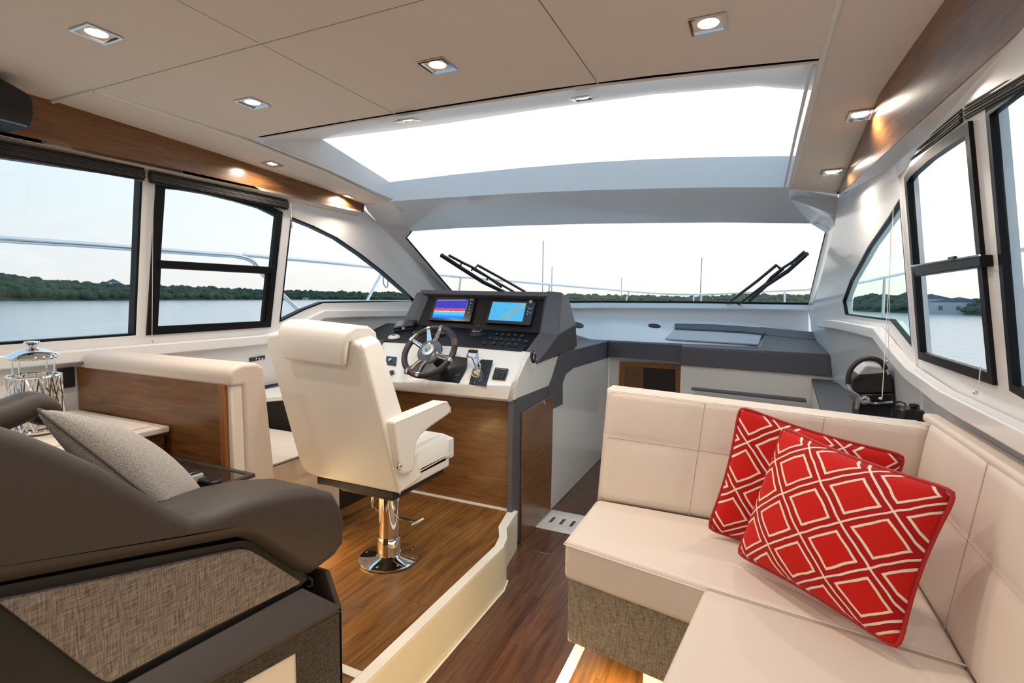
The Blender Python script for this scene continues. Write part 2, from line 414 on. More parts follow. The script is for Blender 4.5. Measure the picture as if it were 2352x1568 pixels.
prism('plank', [(-1.374, .932, ZP-.008), (-1.236, .932, ZP-.008), (-1.236, 1.86, ZP-.008), (-1.374, 1.86, ZP-.008)], (0, 0, .008), WALNP, hp, smooth=False)
prism('plank', [(-1.374, 1.862, ZP-.008), (-1.236, 1.862, ZP-.008), (-1.236, 2.49, ZP-.008), (-1.263, 2.60, ZP-.008), (-1.326, 2.72, ZP-.008), (-1.374, 2.94, ZP-.008)], (0, 0, .008), WALNP, hp, smooth=False)
# ---- dinette platform on the right
dp = thing('dinette_platform', 'low platform with lit cream edge under the beige corner sofa', 'platform', (0, 1.5, 0))
box('platform_base', -.62, .75, -1.0, 2.44, 0, ZD-.0085, CREAM, dp)
box('edging', -.622, -.588, -1.0, 2.44, ZD-.006, ZD+.005, CREAMT, dp)
planks(dp, -.588, .70, -.2, 2.44, ZD, .126, .88, WALNP)
# ---- slotted threshold
def slot(cx, cy, w, h, z, n=6, sh=0):
    out = []
    for s, a0 in ((1, 0), (-1, math.pi)):
        for i in range(n+1):
            a = a0+math.pi*i/n; out.append(V((cx+w/2*math.cos(a), cy+s*(h/2-w/2)+w/2*math.sin(a), z)))
    return out
gy0, gy1 = at(1236, 1213, z=0).y, at(1277, 1174, z=0).y
th = holed('floor_grille', [(-1.33, gy0, .001), (-.60, gy0, .001), (-.60, gy1, .001), (-1.33, gy1, .001)],
      [slot(at(1275, 1188, z=0).x+(at(1297, 1193.5, z=0).x-at(1275, 1188, z=0).x)*i, (gy0+gy1)/2, .024, .11, .001) for i in range(7)], (0, 0, .008), SCR, smooth=False, bevel=.002)
tag(th, 'white floor plate with three oval slots across the aisle', 'floor plate')
# ---- side walls
ridgeL = [(668, 462), (740, 466), (800, 474), (835, 480), (870, 514), (919, 562), (972, 613), (1016, 657), (1052, 697)]
arcL = [(668, 497), (720, 518), (775, 545), (830, 583), (880, 622), (925, 662), (957, 692)]
W3L = arcL+[(850, 694), (742, 696), (700, 712), (641, 741)]
W2L = [(361, 410), (420, 417), (480, 428), (545, 445), (600, 462), (650, 487), (622, 751), (338, 770)]
W1L = [(-700, 250), (328, 403), (312, 770), (-700, 842)]
outer = [Lp(-900, 150)]+[Lp(*p) for p in [(-600, 200), (100, 300), (400, 370), (560, 415)]]+[Lp(*p) for p in ridgeL]
bot = outer[-1]
def ptL(y, z): return V((-3.182+.14*z, y, z))
outer[0] = ptL(-2.5, 2.40)
outer = [ptL(-2.5, 2.44), ptL(3.0, 2.44)]+[Lp(*p) for p in ridgeL[2:]]+[ptL(bot.y, .2), ptL(-2.5, .2)]
wl = struct(holed('wall_left', outer, [[Lp(*p) for p in W1L], [Lp(*p) for p in W2L], [Lp(*p) for p in W3L]], (-.05, 0, 0), GEL, ang=20))
W1R = [(2262, 250), (2352, 176), (2900, -260), (2900, 1170), (2352, 917), (2318, 897)]
W2R = [(2076, 407), (2090, 385), (2130, 346), (2183, 306), (2223, 278), (2280, 884), (2109, 824)]
W3R = [(2066, 455), (2040, 498), (1994, 565), (1952, 643), (1935, 690), (1941, 723), (2029, 735), (2046, 737), (2094, 797)]
ridgeR = [(1935, 420), (1925, 455), (1917, 519), (1897, 598), (1873, 684), (1861, 735)]
def ptR(y, z): return V((.862-.14*z if y <= 2.7 else .997-.14*z-.05*y, y, z))
rr_ = [Rf(*p) for p in ridgeR]
w2 = [Rp(*p) for p in W2R]
yj = 2.70
split = max(p.y for p in w2)+.015
def ptRa(y, z): return V((.862-.14*z, y, z))
outer = [ptRa(-2.5, 2.44), ptRa(split, 2.44), ptRa(split, .2), ptRa(-2.5, .2)]
wr = struct(holed('wall_right', outer, [[Rp(*p) for p in W1R], w2], (.05, 0, 0), GEL, ang=20))
outer = [V((ptRa(split, 2.44))), V((.997-.14*2.44-.05*3.0, 3.9, 2.40))]
outer = [ptR(split, 2.44), ptR(rr_[0].y-.1, 2.44)]+rr_+[ptR(rr_[-1].y, .2), ptR(split, .2)]
wrf = struct(holed('wall_right_front', outer, [[Rf(*p) for p in W3R]], (.05, 0, 0), GEL, ang=20))
# ---- windows
def inset(pts, d):
    """shrink a planar loop"""
    P = [V(p) for p in pts]; c = sum(P, V((0, 0, 0)))/len(P); n = V((0, 0, 0))
    for i in range(len(P)): n += (P[i]-c).cross(P[(i+1) % len(P)]-c)
    n.normalize(); out = []
    for i in range(len(P)):
        a, b, c2 = P[i-1], P[i], P[(i+1) % len(P)]
        e1 = (b-a).normalized(); e2 = (c2-b).normalized(); n1 = n.cross(e1); n2 = n.cross(e2)
        s = (n1+n2); s = s/max(s.dot(n1), .3); out.append(b+s*d)
    return out
def window(name, loop, fr, inn, out, matg=GLASS, rails=None):
    off = V(out); L0 = [p+off*.0 for p in loop]
    L1 = inset(L0, fr)
    w = struct(holed(name, L0, [L1], off, RUBBER, smooth=False))
    g = prism('pane', [p+off*.4 for p in inset(L0, fr*.6)], off*.15, matg, w, smooth=False)
    return w
w1l = window('window_1', [Lp(*p) for p in W1L], .012, 0, (-.05, 0, 0))
w3l = window('window_3', [Lp(*p) for p in W3L], .012, 0, (-.05, 0, 0))
w2l = window('window_2', [Lp(*p, o=.012) for p in W2L], .045, 0, (-.03, 0, 0))
prism('sliding_rail', [Lp(366, 597, .02), Lp(630, 613, .02), Lp(630, 629, .02), Lp(366, 614, .02)], (-.03, 0, 0), RUBBER, w2l, bevel=.003)
holed('sash', [Lp(*p, o=.006) for p in [(362, 605), (630, 620), (621, 750), (342, 768)]], [[Lp(*p, o=.006) for p in [(370, 616), (613, 629), (602, 737), (363, 749)]]], (-.02, 0, 0), RUBBER, w2l, smooth=False)
w1r = window('window_4', [Rp(*p) for p in W1R], .024, 0, (.02, 0, 0))
w3r = window('window_6', [Rf(*p) for p in W3R], .010, 0, (.02, 0, 0), GLASSG)
w2r = window('window_5', [Rp(*p, o=.012) for p in W2R], .034, 0, (.024, 0, 0))
prism('sliding_rail', [Rp(2096, 612, .03), Rp(2250, 585, .03), Rp(2252, 612, .03), Rp(2102, 634, .03)], (.03, 0, 0), RUBBER, w2r, bevel=.003)
tube('rail_lip', [Rp(2092, 611, .04), Rp(2250, 586, .04)], .003, STEEL, w2r)
prism('catch', [Rp(2176, 600, .045), Rp(2190, 597, .045), Rp(2190, 588, .045), Rp(2176, 590, .045)], (.01, 0, 0), BLACK, w2r, bevel=.002)
# ---- window mullion covers and sills (trim)
def strip(name, a, b, m=GEL, **k):
    pass
def mould(name, pts, w, h, m=GEL, **k):
    """square-ish moulding following pts"""
    bm = bmesh.new(); P = [V(p) for p in pts]; rings = []
    for p in P: rings.append([bm.verts.new(p+V((sx*w, 0, sz*h))) for sx, sz in ((0, 0), (1, 0), (1, -1), (0, -1))])
    for a, b in zip(rings, rings[1:]):
        for i in range(4): bm.faces.new((a[i], a[(i+1) % 4], b[(i+1) % 4], b[i]))
    bm.faces.new(rings[0]); bm.faces.new(rings[-1])
    return link(name, bm2me(bm, name), m, bevel=.008, seg=3, **k)
sl = [ptL(-2.4, 1.345), ptL(1.2, 1.345), ptL(2.45, 1.355), Lp(640, 757), Lp(735, 712), Lp(800, 711), Lp(960, 711), Lp(1052, 711)]
struct(mould('trim_1', sl, .05, .062))
sr = [ptRa(-2.4, 1.30), ptRa(1.6, 1.305), ptRa(2.35, 1.31), Rp(2110, 842), Rf(2062, 790), Rf(2032, 752), Rf(1990, 744), Rf(1940, 736), Rf(1892, 734)]
struct(mould('trim_2', sr, -.05, .062))
# ---- aft wall with open doorway (behind the camera)
struct(holed('wall_back', [(-3.1, -2.5, 0), (.9, -2.5, 0), (.9, -2.5, 2.5), (-3.1, -2.5, 2.5)], [[(-2.4, -2.5, .3), (.3, -2.5, .3), (.3, -2.5, 2.15), (-2.4, -2.5, 2.15)]], (0, -.06, 0), GEL, smooth=False))
# ---- ceiling
ZC = 2.45
def C(px, py, z=ZC): return at(px, py, z=z)
seamY = C(605, 100).y
rear = [C(p[0], p[1]) for p in [(600, 316), (800, 281), (1060, 240), (1336, 198), (1600, 168), (1890, 139)]]
xl, xr = -2.49, .18
ce = struct(box('ceiling', -2.93, .62, -2.5, 2.02, ZC+.02, ZC+.08, LINER, loc=(0, 0, ZC), smooth=False))
def cpanel(pts, z=ZC): 
    return prism('ceiling_panel', [(p[0], p[1], z) for p in pts], (0, 0, .018), LINER, ce, smooth=False)
g = .0025
xs_ = [xl, C(605, 100).x, C(1200, 0).x, xr]
xs_ = [xl, -1.52, -.58, xr]
def rearY(x):
    for a, b in zip(rear, rear[1:]):
        if a.x <= x <= b.x: return a.y+(b.y-a.y)*(x-a.x)/(b.x-a.x)
    return rear[0].y if x < rear[0].x else rear[-1].y
for a, b in zip(xs_, xs_[1:]):
    mid = [(a+(b-a)*t, ) for t in (1, .66, .33, 0)]
    cpanel([(a+g, seamY+g), (b-g, seamY+g)]+[(x_-g if i == 0 else (x_+g if i == 3 else x_), rearY(x_)) for i, (x_,) in enumerate(mid)])
# the aft panels are wider
sx = [-2.93, -1.52, .18]
cpanel([(-2.93, seamY-g), (-2.93, -.2), (-1.52-g, -.2), (-1.52-g, seamY-g)]); cpanel([(-1.52+g, seamY-g), (-1.52+g, -.2), (xr-g, -.2), (xr-g, seamY-g)])
cpanel([(-2.93, -.2-2*g), (-2.93, -2.45), (-1.52-g, -2.45), (-1.52-g, -.2-2*g)]); cpanel([(-1.52+g, -.2-2*g), (-1.52+g, -2.45), (xr-g, -2.45), (xr-g, -.2-2*g)])
# side strips of the headliner (left and right), sloping down towards the windscreen
mL = [C(230, 212), at(600, 331, x=-2.47), at(750, 397, x=-2.46), at(820, 430, x=-2.45), at(892, 462, x=-2.44)]
wLtop = [at(100, 222, x=-2.80), at(200, 252, x=-2.80), at(400, 318, x=-2.80), at(600, 385, x=-2.80), at(700, 418, x=-2.80), at(800, 452, x=-2.80), at(838, 470, x=-2.80)]
endL = [at(905, 470, x=-2.50), at(935, 530, x=-2.80)]
gA = [(xl, seamY, ZC-.0), (xl, 1.95, ZC-.01), mL[2], mL[3], mL[4], at(925, 485, x=-2.47)]
gB = [(-2.80, seamY, ZC), at(500, 352, x=-2.80), at(650, 402, x=-2.80), at(740, 432, x=-2.80), at(838, 470, x=-2.80), at(872, 488, x=-2.80)]
csl = struct(loft('ceiling_side_left', [gA, gB], LINER, thick=(0, 0, .03), tri=True))
tube('moulding', [p+V((0, 0, .004)) for p in map(V, gA[:5])], .012, LINERT, ce, seg=10)
tube('moulding', [p+V((.035, 0, .012)) for p in map(V, gA[:5])], .007, LINERT, ce, seg=10)
tube('moulding', [p+V((0, .004, .002)) for p in rear], .009, LINERT, ce, seg=8)
tube('moulding', [V((xl, seamY, ZC-.002)), V((-2.80, seamY, ZC-.002))], .010, LINERT, ce, seg=8)
# right
gAr = [(xr, -2.4, ZC), (xr, 1.0, ZC), (xr, 2.1, ZC), at(1872, 210, x=.178), at(1845, 310, x=.178), at(1814, 434, x=.178)]
topR = [V((.47, -2.4, ZC)), V((.46, 1.0, ZC)), C(2170, 0), at(2085, 120, x=.43), at(2020, 215, x=.415), at(1922, 445, x=.43)]
csr = struct(loft('ceiling_side_right', [gAr, topR], LINER, thick=(0, 0, .03), tri=True))
tube('moulding', [V(p)+V((0, 0, .004)) for p in gAr], .012, LINERT, ce, seg=10)
tube('moulding', [V(p)+V((-.03, 0, .012)) for p in gAr], .007, LINERT, ce, seg=10)
# ---- sunroof coaming (trim) and glass
upR = [at(660, 333, z=2.50), at(740, 320, z=2.56), at(1000, 287, z=2.56), at(1245, 250, z=2.56), at(1500, 217, z=2.56), at(1740, 198, z=2.56), at(1868, 208, z=2.56)]
loR = [rear[0], at(760, 288, z=ZC), at(1000, 249, z=ZC), at(1245, 211, z=ZC), at(1500, 178, z=ZC), at(1700, 157, z=ZC), rear[-1]]
struct(loft('trim_3', [[p+V((0, -.02, .0)) for p in loR], loR, upR, [p+V((0, -.02, .05)) for p in upR]], GEL, thick=(0, -.015, .02)))
ftop = [at(895, 418, y=3.13), at(1050, 400, y=3.40), at(1200, 385, y=3.62), at(1350, 373, y=3.78), at(1500, 365, y=3.88), at(1660, 360, y=3.94), at(1828, 358, y=3.95)]
fbot = [at(897, 462, y=3.11), at(1050, 452, y=3.38), at(1200, 443, y=3.60), at(1350, 437, y=3.76), at(1500, 433, y=3.86), at(1660, 430, y=3.92), at(1812, 430, y=3.93)]
struct(loft('trim_4', [[p+V((0, .2, .02)) for p in ftop], ftop, fbot], GEL, thick=(0, .03, 0)))
# left inner face of the hatch
struct(loft('trim_5', [[V((xl+.02, 1.95, ZC+.0)), mL[2]+V((.02, 0, .01)), mL[3]+V((.02, 0, .01)), ftop[0]*.0+fbot[0]], [upR[1], lerp(upR[1], ftop[0], .35), lerp(upR[1], ftop[0], .7), ftop[0]]], GEL, thick=(-.03, 0, .01)))
struct(loft('trim_6', [[V((xr-.005, 2.15, ZC)), V(gAr[4]), fbot[-1]], [upR[-1]+V((0, 0, 0)), lerp(upR[-1], ftop[-1], .5), ftop[-1]]], GEL, thick=(.03, 0, .01)))
sg = [upR[1], upR[3], upR[5], upR[6], ftop[6], ftop[3], ftop[0]]
sunr = struct(prism('window_7', [V((p.x, p.y, max(p.z, 2.57)+.01)) for p in sg], (0, 0, .008), GLASS, smooth=False))
# ---- header between sunroof and windscreen
hmid = [at(915, 487, y=3.35), at(1050, 478, y=3.65), at(1200, 470, y=3.87), at(1350, 463, y=4.02), at(1500, 459, y=4.12), at(1660, 456, y=4.18), at(1812, 455, y=4.18)]
htop = [at(945, 531, y=3.86), at(1050, 524, y=4.12), at(1200, 518, y=4.38), at(1350, 514, y=4.55), at(1500, 512, y=4.66), at(1660, 511, y=4.70), at(1862, 513, y=4.66)]
struct(loft('ceiling_header', [fbot, hmid, htop, [p+V((0, .03, .05)) for p in htop]], GEL, thick=(0, .02, .04)))
# side gussets of the header
gl = at(933, 546, y=3.88)
struct(loft('trim_7', [[fbot[0], hmid[0], htop[0], gl], [at(838, 471, x=-2.80), Lp(845, 486), Lp(872, 517), Lp(912, 557)]], GEL, thick=(0, .03, .04)))
gr = at(1896, 534, y=4.62)
q = [fbot[-1], V(gAr[-1]), at(1922, 446, x=.43), rr_[1], rr_[2], gr, htop[-1]]
struct(loft('trim_8', [[fbot[-1], hmid[-1], htop[-1], gr], [at(1923, 447, x=.425), rr_[1], lerp(rr_[1], rr_[2], .6), rr_[2]]], GEL, thick=(0, .03, .04), ang=70))
# ---- windscreen
wbL, wbR = at(1062, 697, y=4.88), at(1856, 698, y=5.90)
wbase = [wbL, at(1200, 694, y=5.32), at(1380, 693, y=5.66), at(1560, 694, y=5.86), at(1720, 696, y=5.93), wbR]
wtop = [gl, htop[1], htop[3], htop[4], htop[5], gr]
ws = struct(loft('window_8', [wbase, [p*1 for p in wtop]], GLASS, thick=(0, .008, .002)))
tube('seal', [p+V((0, -.01, .004)) for p in wbase], .011, RUBBER, ws)
tube('seal', [wbL, lerp(wbL, gl, .5), gl, htop[0]], .008, RUBBER, ws)
tube('seal', [wbR, lerp(wbR, gr, .5), gr], .005, RUBBER, ws)
# pillars between the side walls and the windscreen
pl_ = [Lp(*p) for p in ridgeL[4:]]
tt = [0, .2, .45, .75, 1]
wsL = [lerp(gl, wbL, t) for t in tt]
struct(loft('trim_9', [pl_, [lerp(a, b, .5)+V((0, -.012, 0)) for a, b in zip(pl_, wsL)], wsL], GEL, thick=(-.03, .03, .02)))
pr_ = rr_[2:]
wsR = [lerp(gr, wbR, t) for t in (0, .45, .85, 1.05)]
struct(loft('trim_10', [pr_, wsR], GEL, thick=(.02, .04, .02)))
# ---- front wall under the windscreen
b0 = [p for p in wbase]+[Rf(1892, 700)]
def fr(pyL, dy):
    xs = [(1062, 4.88), (1200, 5.32), (1380, 5.66), (1560, 5.86), (1720, 5.93), (1857, 5.90)]
    return xs
cols = [(1062, 4.88), (1200, 5.32), (1380, 5.66), (1560, 5.86), (1720, 5.93), (1857, 5.90)]
r_a = [at(px, y_, y=yy-.03) for (px, yy), y_ in zip(cols, (700, 697, 697, 698, 700, 702))]
r_b = [at(px, y_, y=yy-.05) for (px, yy), y_ in zip(cols, (712, 709, 706, 707, 709, 711))]
r_c = [at(px, y_, y=yy+.0) for (px, yy), y_ in zip(cols, (716, 713, 711, 712, 714, 716))]
r_d = [at(px, y_, y=yy-.02) for (px, yy), y_ in zip(cols, (731, 731, 731, 736, 741, 765))]
r_e = [at(px, y_, y=yy-.03) for (px, yy), y_ in zip(cols, (733, 733, 733, 738, 743, 767))]
front = struct(loft('wall_front', [[p for p in wbase], r_a, r_b, r_c, r_d], GEL, thick=(0, .03, 0), ang=25))
# sloping white shelf behind the worktop
r_f = [at(px, y_, z=1.19) for px, y_ in ((1062, 770), (1200, 772), (1380, 772), (1500, 775), (1745, 790), (1935, 800))]
sh = struct(loft('wall_front_shelf', [[p for p in r_d], [lerp(a, V((a.x, b.y, b.z)), .97) for a, b in zip(r_d, [V((p.x, min(5.35, p.y), 1.185)) for p in r_f])]], GEL, thick=(0, .03, -.03), tri=True))
# ================================================================= VALANCES AND BLINDS
wt = [V((-2.80, -2.4, 2.45)), V((-2.80, .8, 2.45))]+wLtop
wb = [V((-2.80, -2.4, 2.25)), at(-300, 248, x=-2.80), at(40, 318, x=-2.80), at(150, 341, x=-2.80), at(420, 398, x=-2.80), at(600, 437, x=-2.80), at(700, 459, x=-2.80), at(790, 478, x=-2.80), at(834, 489, x=-2.80)]
vl = loft('valance', [wt, wb], TEAKY, thick=(-.03, 0, 0)); tag(vl, 'long curved teak valance above the left side windows', 'valance')
wtR = [V((.475, -2.4, 2.45)), V((.465, .8, 2.45))]+[V(p) for p in topR[2:]]
wbR_ = [V((.56, -2.4, 2.24)), V((.56, .8, 2.24)), at(2352, 62, x=.545), at(2200, 200, x=.52), at(2100, 290, x=.50), at(1928, 447, x=.435)]
vr = loft('valance', [wtR, wbR_], TEAKY, thick=(.03, 0, 0)); tag(vr, 'curved teak valance above the right side windows', 'valance')
struct(hexa('trim_11', [V((-2.80, -2.4, 2.25)), wb[1], wb[2], wb[4], wb[6], wb[8], V((-2.87, wb[8].y, 2.25)), V((-2.87, -2.4, 2.24))], [p+V((0, 0, .015)) for p in [V((-2.80, -2.4, 2.25)), wb[1], wb[2], wb[4], wb[6], wb[8], V((-2.87, wb[8].y, 2.25)), V((-2.87, -2.4, 2.24))]], LINER))
# right upper cove between valance and wall
cv1 = [V(p)+V((.004, 0, .0)) for p in wbR_]
cv2 = [V((.60, -2.4, 2.22)), V((.60, .8, 2.22)), at(2352, 105, x=.585), at(2200, 250, x=.56), at(2120, 322, x=.55), Rf(2040, 390)]
cv3 = [V((.60, -2.4, 2.14)), V((.60, .8, 2.14)), at(2352, 165, x=.60), at(2200, 285, x=.575), at(2130, 342, x=.565), Rf(2046, 420)]
struct(loft('trim_12', [cv1, cv2, cv3], GEL, thick=(.012, 0, .01)))
def blind(label, A, B, n, cords, side, clips):
    A, B = V(A), V(B); t = thing('pleated_blind', label, 'blind', (A+B)/2, 'raised dark blinds above the side windows')
    d = (B-A)
    tube('head_rail', [A+V((0, 0, .016)), B+V((0, 0, .016))], .009, BLKM, t, seg=6)
    for i in range(n):
        z = .008-i*.0058; j = .003*math.sin(i*2.1)
        bm = bmesh.new(); r = []
        for p in (A, B):
            r.append([bm.verts.new(p+V((side*(sx*.017+j), 0, z+sz*.0022))) for sx, sz in ((-1, -1), (1, -1), (1, 1), (-1, 1))])
        for k in range(4): bm.faces.new((r[0][k], r[0][(k+1) % 4], r[1][(k+1) % 4], r[1][k]))
        bm.faces.new(r[0]); bm.faces.new(r[1])
        link('slat', bm2me(bm), BLKS, t, smooth=False)
    tube('bottom_rail', [A+V((0, 0, -.034)), B+V((0, 0, -.034))], .007, BLKM, t, seg=6)
    for c in clips:
        p = lerp(A, B, c)
        tube('clip', [p+V((side*.026, 0, .018)), p+V((side*.030, 0, 0)), p+V((side*.024, .004, -.036)), p+V((0, .004, -.042))], .004, BRKT, t, seg=6)
    return t
BLKS = mat('blind_fabric', (.040, .034, .032), .7, bump=(300, .3, .001))
BRKT = mat('clip_plastic', (.16, .13, .12), .3)
b1 = blind('dark pleated blind rolled up above the left side windows', at(-250, 290, x=-2.845), at(330, 397, x=-2.845), 7, 0, -1, (.52, .98))
b2 = blind('dark pleated blind rolled up above the left sliding window', at(344, 402, x=-2.845), at(660, 468, x=-2.845), 7, 0, -1, (.28, .97))
b3 = blind('dark pleated blind rolled up above the rear right window', at(2560, 60, x=.585), at(2230, 250, x=.565), 7, 0, 1, (.85,))
b4 = blind('dark pleated blind bunched above the right sliding window', at(2222, 256, x=.565), at(2052, 396, x=.575), 7, 0, 1, (.12, .45, .97))
def cordset(label, a, b, r=.0014, pull=None):
    o = thing('blind_cord', label, 'cord', b, 'blind cords hanging by the side windows')
    tube('cord', [a, b], r, WHITEP, o, seg=5)
    if pull: lathe('pull', [(0, 0), (.006, .002), (.004, .03), (.002, .045), (0, .05)], pull, STEEL, o, seg=8)
    else: lathe('cleat', [(0, .0), (.006, 0), (.006, .008), (.003, .012), (0, .013)], V(b), CHROME, o, axis=(1, 0, 0) if V(b).x < 0 else (-1, 0, 0), seg=10)
    return o
cordset('short blind cord with steel pull beside the left front window', at(668, 468, x=-2.82), at(670, 505, x=-2.82), .0018, pull=at(670, 524, x=-2.82))
cordset('thin cord from the blind down to the sill left of the sliding window', at(352, 420, x=-2.83), at(349, 784, x=-2.93))
cordset('white cord crossing the right front window down to the sill', at(2048, 410, x=.575), at(2040, 830, x=.60))
cordset('second white cord in front of the right front window', at(2056, 412, x=.575), at(2026, 915, x=.50))
cordset('cord ending in a chrome cleat on the right sill', at(2252, 840, x=.60), at(2247, 902, x=.60))
# ================================================================= DOWNLIGHTS
def downlight(label, p, n=(0, 0, -1), s=.052, w=1.0, group='square downlights in the headliner', ax=(1, 0, 0), lens=.70):
    p = V(p); n = V(n).normalized(); t = thing('downlight', label, 'light', p, group)
    a = V(ax); a = (a-n*a.dot(n)).normalized(); b = n.cross(a)
    def sq(r, h): return [p+a*sx*r+b*sy*r+n*h for sx, sy in ((-1, -1), (1, -1), (1, 1), (-1, 1))]
    rows = [sq(s, 0.001), sq(s, .005), sq(s*.84, .005), sq(s*.74, -.006)]
    bm = bmesh.new(); R = [[bm.verts.new(v) for v in r] for r in rows]
    for u, v in zip(R, R[1:]):
        for i in range(4): bm.faces.new((u[i], u[(i+1) % 4], v[(i+1) % 4], v[i]))
    bm.faces.new(R[-1])
    link('bezel', bm2me(bm), CHROME, t, smooth=False)
    lathe('lens', [(0, .004), (s*lens*.7, .004), (s*lens, .0)], p+n*-.003, LENS, t, axis=n, seg=16)
    ld = bpy.data.lights.new('lamp', 'AREA'); ld.shape = 'DISK'; ld.size = s*1.3; ld.energy = LAMP_W*w; ld.color = LAMP_C; ld.spread = math.radians(160)
    lo = bpy.data.objects.new('lamp', ld); COL.objects.link(lo); lo.parent = t; lo.location = n*.012
    lo.rotation_euler = (-n).to_track_quat('Z', 'Y').to_euler()
    return t
zc = ZC-.001
downlight('square chrome downlight at the far left rear of the headliner', C(222, 77, zc))
downlight('square chrome downlight left of centre just behind the sunroof corner', C(580, 236, zc))
downlight('square chrome downlight in the middle headliner panel', C(1005, 150, zc))
downlight('large square downlight in the right headliner panel near the frame top', C(1627, 55, zc))
def lipn(k): return ((upR[k]-loR[k]).cross(V((1, 0, 0)))).normalized()
nl = lipn(3); nl = nl if nl.z < 0 else -nl
def onlip(px, py):
    r_ = fw*CF+rt*(px-CX)-up*(py-CY); i_ = 2 if px < 1100 else 4; n_ = (loR[i_+1]-loR[i_-1]).cross(upR[i_]-loR[i_]).normalized(); n_ = n_ if n_.z < 0 else -n_
    p_ = loR[i_]+n_*.03; t_ = n_.dot(p_-EYE)/n_.dot(r_); return EYE+r_*t_
downlight('left downlight in the glossy lip behind the sunroof', onlip(937, 276), nl, .046)
downlight('right downlight in the glossy lip behind the sunroof', onlip(1338, 226), nl, .046)
def sidep(px, py, xx): return at(px, py, x=xx)
nsl = V((0.0, -.09, -1)).normalized()
q_, n_ = on(csl, 625, 376, .001); downlight('small downlight beside the left teak valance', q_, n_, .046, .8)
q_, n_ = on(csl, 797, 450, .001); downlight('small downlight near the front tip of the left teak valance', q_, n_, .046, .8)
q_, n_ = on(csr, 1976, 262, .004); downlight('small downlight beside the right teak valance above the mullion', q_, n_, .046, .8)
q_, n_ = on(csr, 1912, 394, .004); downlight('small downlight near the front tip of the right teak valance', q_, n_, .046, .8)
k = 0  # rows added out of view to brighten the cabin
for yy in (.05, -.9, -1.8):
    for xx, nm in ((-2.05, 'left'), (-1.1, 'middle'), (-.15, 'right')):
        k += 1
        downlight('%s added downlight in the unseen %s row behind the camera' % (nm, {0: 'first', 1: 'second', 2: 'third'}[(k-1)//3]), (xx, yy, zc), w=.9)
# speaker / tv box hanging in the top left corner
tvp = [at(-120, 130, x=-2.60), at(-20, 165, x=-2.60), at(62, 212, x=-2.60), at(77, 228, x=-2.60), at(79, 262, x=-2.60), at(72, 292, x=-2.60), at(60, 293, x=-2.60), at(-120, 247, x=-2.60)]
tv = thing('overhead_box', 'black rounded box hanging under the headliner beside the teak valance', 'box', sum(tvp, V())/len(tvp))
prism('housing', tvp, (-.16, 0, 0), BLKM, tv, bevel=.012, seg=3)
tube('edge_strip', [at(-120, 246, x=-2.592), at(-20, 269, x=-2.592), at(62, 290, x=-2.592)], .004, mat('blue_glint_plastic', (.10, .22, .32), .2), tv, seg=6)  # blue glint along the lower edge, drawn as a coloured strip
# ================================================================= HELM CONSOLE
hc = thing('helm_console', 'white and grey helm console with teak front and grey instrument hood', 'console', (-2.1, 3.3, 0))
X1 = -1.34
box('front_panel', -2.95, -1.375, 2.985, 3.005, ZP, .99, TEAK, hc)
box('side_frame', -1.375, X1, 2.94, 3.66, 0.01, .983, GREY, hc, bevel=.004)
dr = prism('door', [at(1197, 948, x=X1+.002), at(1268, 905, x=X1+.002), at(1262, 1172, x=X1+.002), at(1194, 1245, x=X1+.002)], (.012, 0, 0), TEAK2 if 'TEAK2' in globals() else TEAKY, hc, bevel=.003)
lathe('latch', [(.021, 0), (.021, .006), (.010, .008), (0, .006)], at(1251, 923, x=X1+.014), CHROME, dr, axis=(1, 0, 0), seg=14)
tube('bead', [at(1181, 1272, x=X1+.006), at(1262, 1180, x=X1+.006), at(1384, 1066, x=X1+.006)], .006, CREAMT, hc, seg=6)
# white moulding body
zb = .995
A0 = [(-2.95, 2.90), (-1.37, 2.90), (X1, 2.93)]
def row(pts): return [V(p) for p in pts]
pTop = [at(870, 782, y=3.20), at(1040, 793, y=3.21), at(1200, 806, y=3.22), at(1226, 810, y=3.25)]
zt = pTop[1].z
r1 = [V((-2.95, 2.90, .99)), V((-2.2, 2.90, .99)), at(1166, 917, y=2.90), at(1180, 918, x=X1)]
r2 = [V((-2.95, 2.895, 1.035)), V((-2.2, 2.895, 1.035)), at(1174, 886, y=2.895), at(1187, 882, x=X1)]
r2b = [V((-2.95, 2.925, 1.05)), V((-2.2, 2.925, 1.05)), at(1174, 874, y=2.93), at(1190, 868, x=X1)]
r3 = [V((-2.95, 3.20, pTop[0].z)), pTop[1], pTop[2], at(1226, 810, x=X1)]
loft('fascia', [r1, r2, r2b, r3], GELW, hc, thick=(0, .03, -.02), ang=50)
sidep_ = [at(1180, 918, x=X1+.003), at(1190, 868, x=X1+.003), at(1214, 818, x=X1+.003), at(1228, 809, x=X1+.003), at(1236, 832, x=X1+.003), at(1283, 817, x=X1+.003), at(1268, 872, x=X1+.003), at(1266, 884, x=X1+.003)]
prism('side_cheek', sidep_, (-.03, 0, 0), GELW, hc, bevel=.004)
# grey band up the side
band = [at(1262, 882, x=X1+.008), at(1268, 868, x=X1+.008), at(1283, 818, x=X1+.008), at(1292, 808, x=X1+.008), at(1412, 778, x=X1+.004), at(1412, 817, x=X1+.004), at(1318, 845, x=X1+.006), at(1300, 860, x=X1+.008), at(1293, 880, x=X1+.008), at(1293, 928, x=X1+.008), at(1264, 942, x=X1+.008)]
bnd = tag(prism('grey_side_band', band, (-.035, 0, 0), GREY, bevel=.004), 'grey vinyl band stepping up from the helm side to the forward worktop', 'panel')
